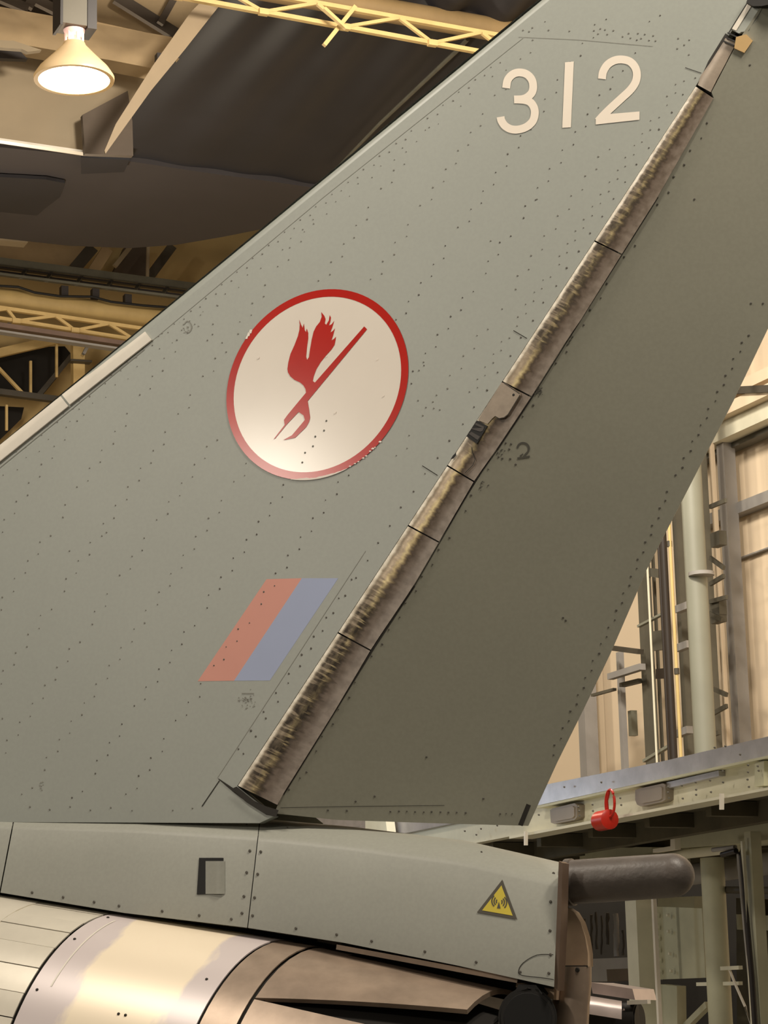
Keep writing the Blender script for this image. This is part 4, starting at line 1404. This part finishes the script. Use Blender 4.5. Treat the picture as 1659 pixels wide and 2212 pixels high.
def npatch(name, mt, s0, s1, t0, t1, r0=NR, r1=NR, dr=0.0, ns_=6, nt_=20, parent=jet, th=0.004, **k):
    q = MB()
    rows, uvs = [], []
    for i in range(ns_ + 1):
        f = i / ns_
        r_ = [NP(lerp(s0, s1, f), lerp(t0, t1, j / nt_), dr, lerp(r0, r1, f)) for j in range(nt_ + 1)]
        rows.append(r_)
        uvs.append([(f, j / nt_ * 1.2) for j in range(nt_ + 1)])
    q.grid(rows, uvs)
    # turned-in edges give the sheet its thickness
    def inner(r_, f):
        c = NQ1 + nd * lerp(s0, s1, f) - nu * NR
        return [p - (p - c).normalized() * th for p in r_]
    q.grid([rows[0], inner(rows[0], 0)])
    q.grid([rows[-1], inner(rows[-1], 1)])
    q.grid([[r_[0] for r_ in rows], [inner([r_[0]], i / ns_)[0] for i, r_ in enumerate(rows)]])
    q.grid([[r_[-1] for r_ in rows], [inner([r_[-1]], i / ns_)[0] for i, r_ in enumerate(rows)]])
    return q.build(name, mt, parent, smooth=50, **k)


S2 = L12 * 0.405
S3 = L12 * 0.487
npatch('nacelle_core', 'groove', -1.9, S3 + 0.03, -50, 150, NR - 0.012, NR - 0.012, ns_=4, nt_=40)
def proj(p):
    d = p - CAM
    k = d.dot(FWD)
    return (W_ / 2 + F_ * d.dot(RIGHT) / k, H_ / 2 - F_ * d.dot(UP) / k)


def theta(px, py, dr=0.0):                               # angle round the nacelle, and station, seen at this pixel
    best = None
    for i in range(-30, 90):
        for j in range(0, 120):
            x, y = proj(NP(i * 0.02, j, dr))
            e = (x - px) ** 2 + (y - py) ** 2
            if best is None or e < best[0]:
                best = (e, i * 0.02, j)
    e, s, t = best
    for st in (0.01, 0.004, 0.0015, 0.0005):
        for _ in range(12):
            for ds, dt in ((st, 0), (-st, 0), (0, st * 60), (0, -st * 60)):
                x, y = proj(NP(s + ds, t + dt, dr))
                e2 = (x - px) ** 2 + (y - py) ** 2
                if e2 < e:
                    e, s, t = e2, s + ds, t + dt
    return s, t


# forward panels: overlapping strips
TH = [-30, -8] + [theta(*p)[1] for p in ((236, 1981), (190, 1996), (177, 2020), (146, 2053), (118, 2098), (91, 2153), (76, 2208))]
TH += [TH[-1] + 9 * k for k in range(1, 6)]
TH.sort()
for i, (a, b) in enumerate(zip(TH[:-1], TH[1:])):
    npatch('nacelle_strip', 'petal_metal', -0.25 - 0.012 * (i % 2), -0.006, a + 0.15, b - 0.15, dr=0.0015 * (i % 2), ns_=2, nt_=4)
npatch('nacelle_skin', 'petal_metal', -1.95, -0.25, -40, 140, dr=0.003, ns_=4, nt_=30)
SH = npatch('nacelle_shroud', 'shroud', 0.006, S2 - 0.004, -40, 140, dr=0.002, ns_=10, nt_=48)
npatch('nacelle_band', 'taupe_metal', S2 + 0.004, S3 - 0.004, -40, 140, dr=0.0, ns_=3, nt_=36)
q = MB()
for s_, t_ in ((0.03, 13), (0.03, 32), (0.03, 55), (S2 - .05, 40), (S2 * .56, 58), (S2 * .6, 58)):
    pp_ = NP(s_, t_, 0.003)
    c_ = NQ1 + nd * s_ - nu * NR
    nn_ = (pp_ - c_).normalized()
    q.dot(0, 0, 3.6, lambda x, y: pp_, 7, 0.002, nn_)
q.build('screws', 'groove', SH, kind='stuff')
q = MB()
q.grid([[NP(0.065, 15 + j * 2, 0.003) for j in range(20)], [NP(0.070, 15 + j * 2, 0.003) for j in range(20)]])
q.build('bright_line', 'strip_pale', SH)
# nozzle petals, tapering
sA, tA = theta(616, 2165)
r_aft = NR - 0.035


def petal(s0, s1, f0, f1, b0, b1, name, mt):             # f: angles at the forward edge, b: at the aft edge
    q = MB()
    for dr_ in (0.0, -0.014):
        q.grid([[NP(lerp(s0, s1, i / 8), lerp(lerp(f0, b0, i / 8), lerp(f1, b1, i / 8), j / 10), dr_, lerp(NR - 0.003, r_aft, i / 8)) for j in range(11)] for i in range(9)])
    for j in (0, 1):
        q.grid([[NP(lerp(s0, s1, i / 8), lerp((f0, f1)[j], (b0, b1)[j], i / 8), dr_, lerp(NR - 0.003, r_aft, i / 8)) for dr_ in (0, -0.014)] for i in range(9)])
    q.grid([[NP(s1, lerp(b0, b1, j / 10), dr_, r_aft) for dr_ in (0, -0.014)] for j in range(11)])
    return q.build(name, mt, jet, smooth=50)


petal(S3 + 0.006, L12 * 0.90, -30, tA, -30, theta(1074, 2192, -0.035)[1], 'nozzle_petal', 'taupe_metal')
petal(S3 + 0.006, L12 * 0.90, tA + 0.6, tA + 34, tA + 1.0, tA + 36, 'nozzle_petal', 'taupe_metal')
npatch('nozzle_liner', 'void', S3, L12 * 0.93, -40, 140, NR - 0.03, NR - 0.10, ns_=4, nt_=40)
# rail between spine and nozzle
MB().bar(PV(735, 2046, 0.07), PV(1125, 2118, 0.07), 0.05, 0.014).build('spine_rail', 'taupe_metal', jet)
MB().bar(PV(700, 2030, 0.03), PV(1205, 2132, 0.03), 0.08, 0.012).build('spine_seal', 'groove', jet)
q = MB().prism([PV(x, y, 0.06) for x, y in ((1118, 2112), (1198, 2126), (1196, 2160), (1150, 2140), (1114, 2132))], -N0 * 0.08)
q.build('hinge_lug', 'brown_metal', jet)
# round dark actuator ends
c = PV(1140, 2198, 0.12)
rm = 60 * (c - CAM).dot(FWD) / F_
ad = (T * 0.45 + N0 * 0.9).normalized()
q = MB()
q.tube([c - ad * 0.10, c - ad * 0.012, c, c + ad * 0.003, c - ad * 0.004], [rm * 0.9, rm * 1.06, rm * 1.06, rm * 0.98, rm * 0.9], 32)
AE = q.build('actuator_end', 'rubber', jet, smooth=40)
q = MB()
q.tube([c - ad * 0.003, c + ad * 0.004], [rm * 0.9, rm * 0.86], 32)
q.build('actuator_face', 'black', AE, smooth=40)
q = MB().prism([PV(x, y, 0.105) for x, y in ((1120, 2126), (1158, 2128), (1172, 2146), (1160, 2160), (1120, 2156), (1112, 2142))], -N0 * 0.06)
q.build('actuator_lug', 'rubber', jet)
# far engine pieces
fw = -0.75
MB().prism([PV(x, y, fw) for x, y in ((1276, 2122), (1366, 2136), (1372, 2160), (1280, 2146))], -N0 * 0.2).build('far_reverser_cap', 'steel', jet)
rows = []
for t in range(9):
    a = R(-20 + 110 * t / 8)
    rows.append([PV(lerp(1268, 1343, k / 3), 2150 + 40 * (1 - math.cos(a)) + k * 4, fw + 0.02 + 0.12 * math.sin(a)) for k in range(4)])
MB().grid(rows).build('far_reverser_shell', 'steel', jet, smooth=60)
c = PV(1380, 2205, fw + 0.02)
rm = 40 * (c - CAM).dot(FWD) / F_
MB().tube([c - T * 0.25, c, c + T * 0.004, c - T * 0.01], [rm * .98, rm, rm * 0.9, rm * 0.86], 28).build('far_actuator_end', 'rubber', jet, smooth=40)
MB().bar(PV(1358, 2166, fw + .06), PV(1402, 2164, fw + .06), 0.03, 0.012).build('far_link', 'strip_pale', jet)
MB().bar(PV(1335, 2205, fw + .06), PV(1350, 2180, fw + .06), 0.012, 0.006).build('far_link', 'steel', jet)
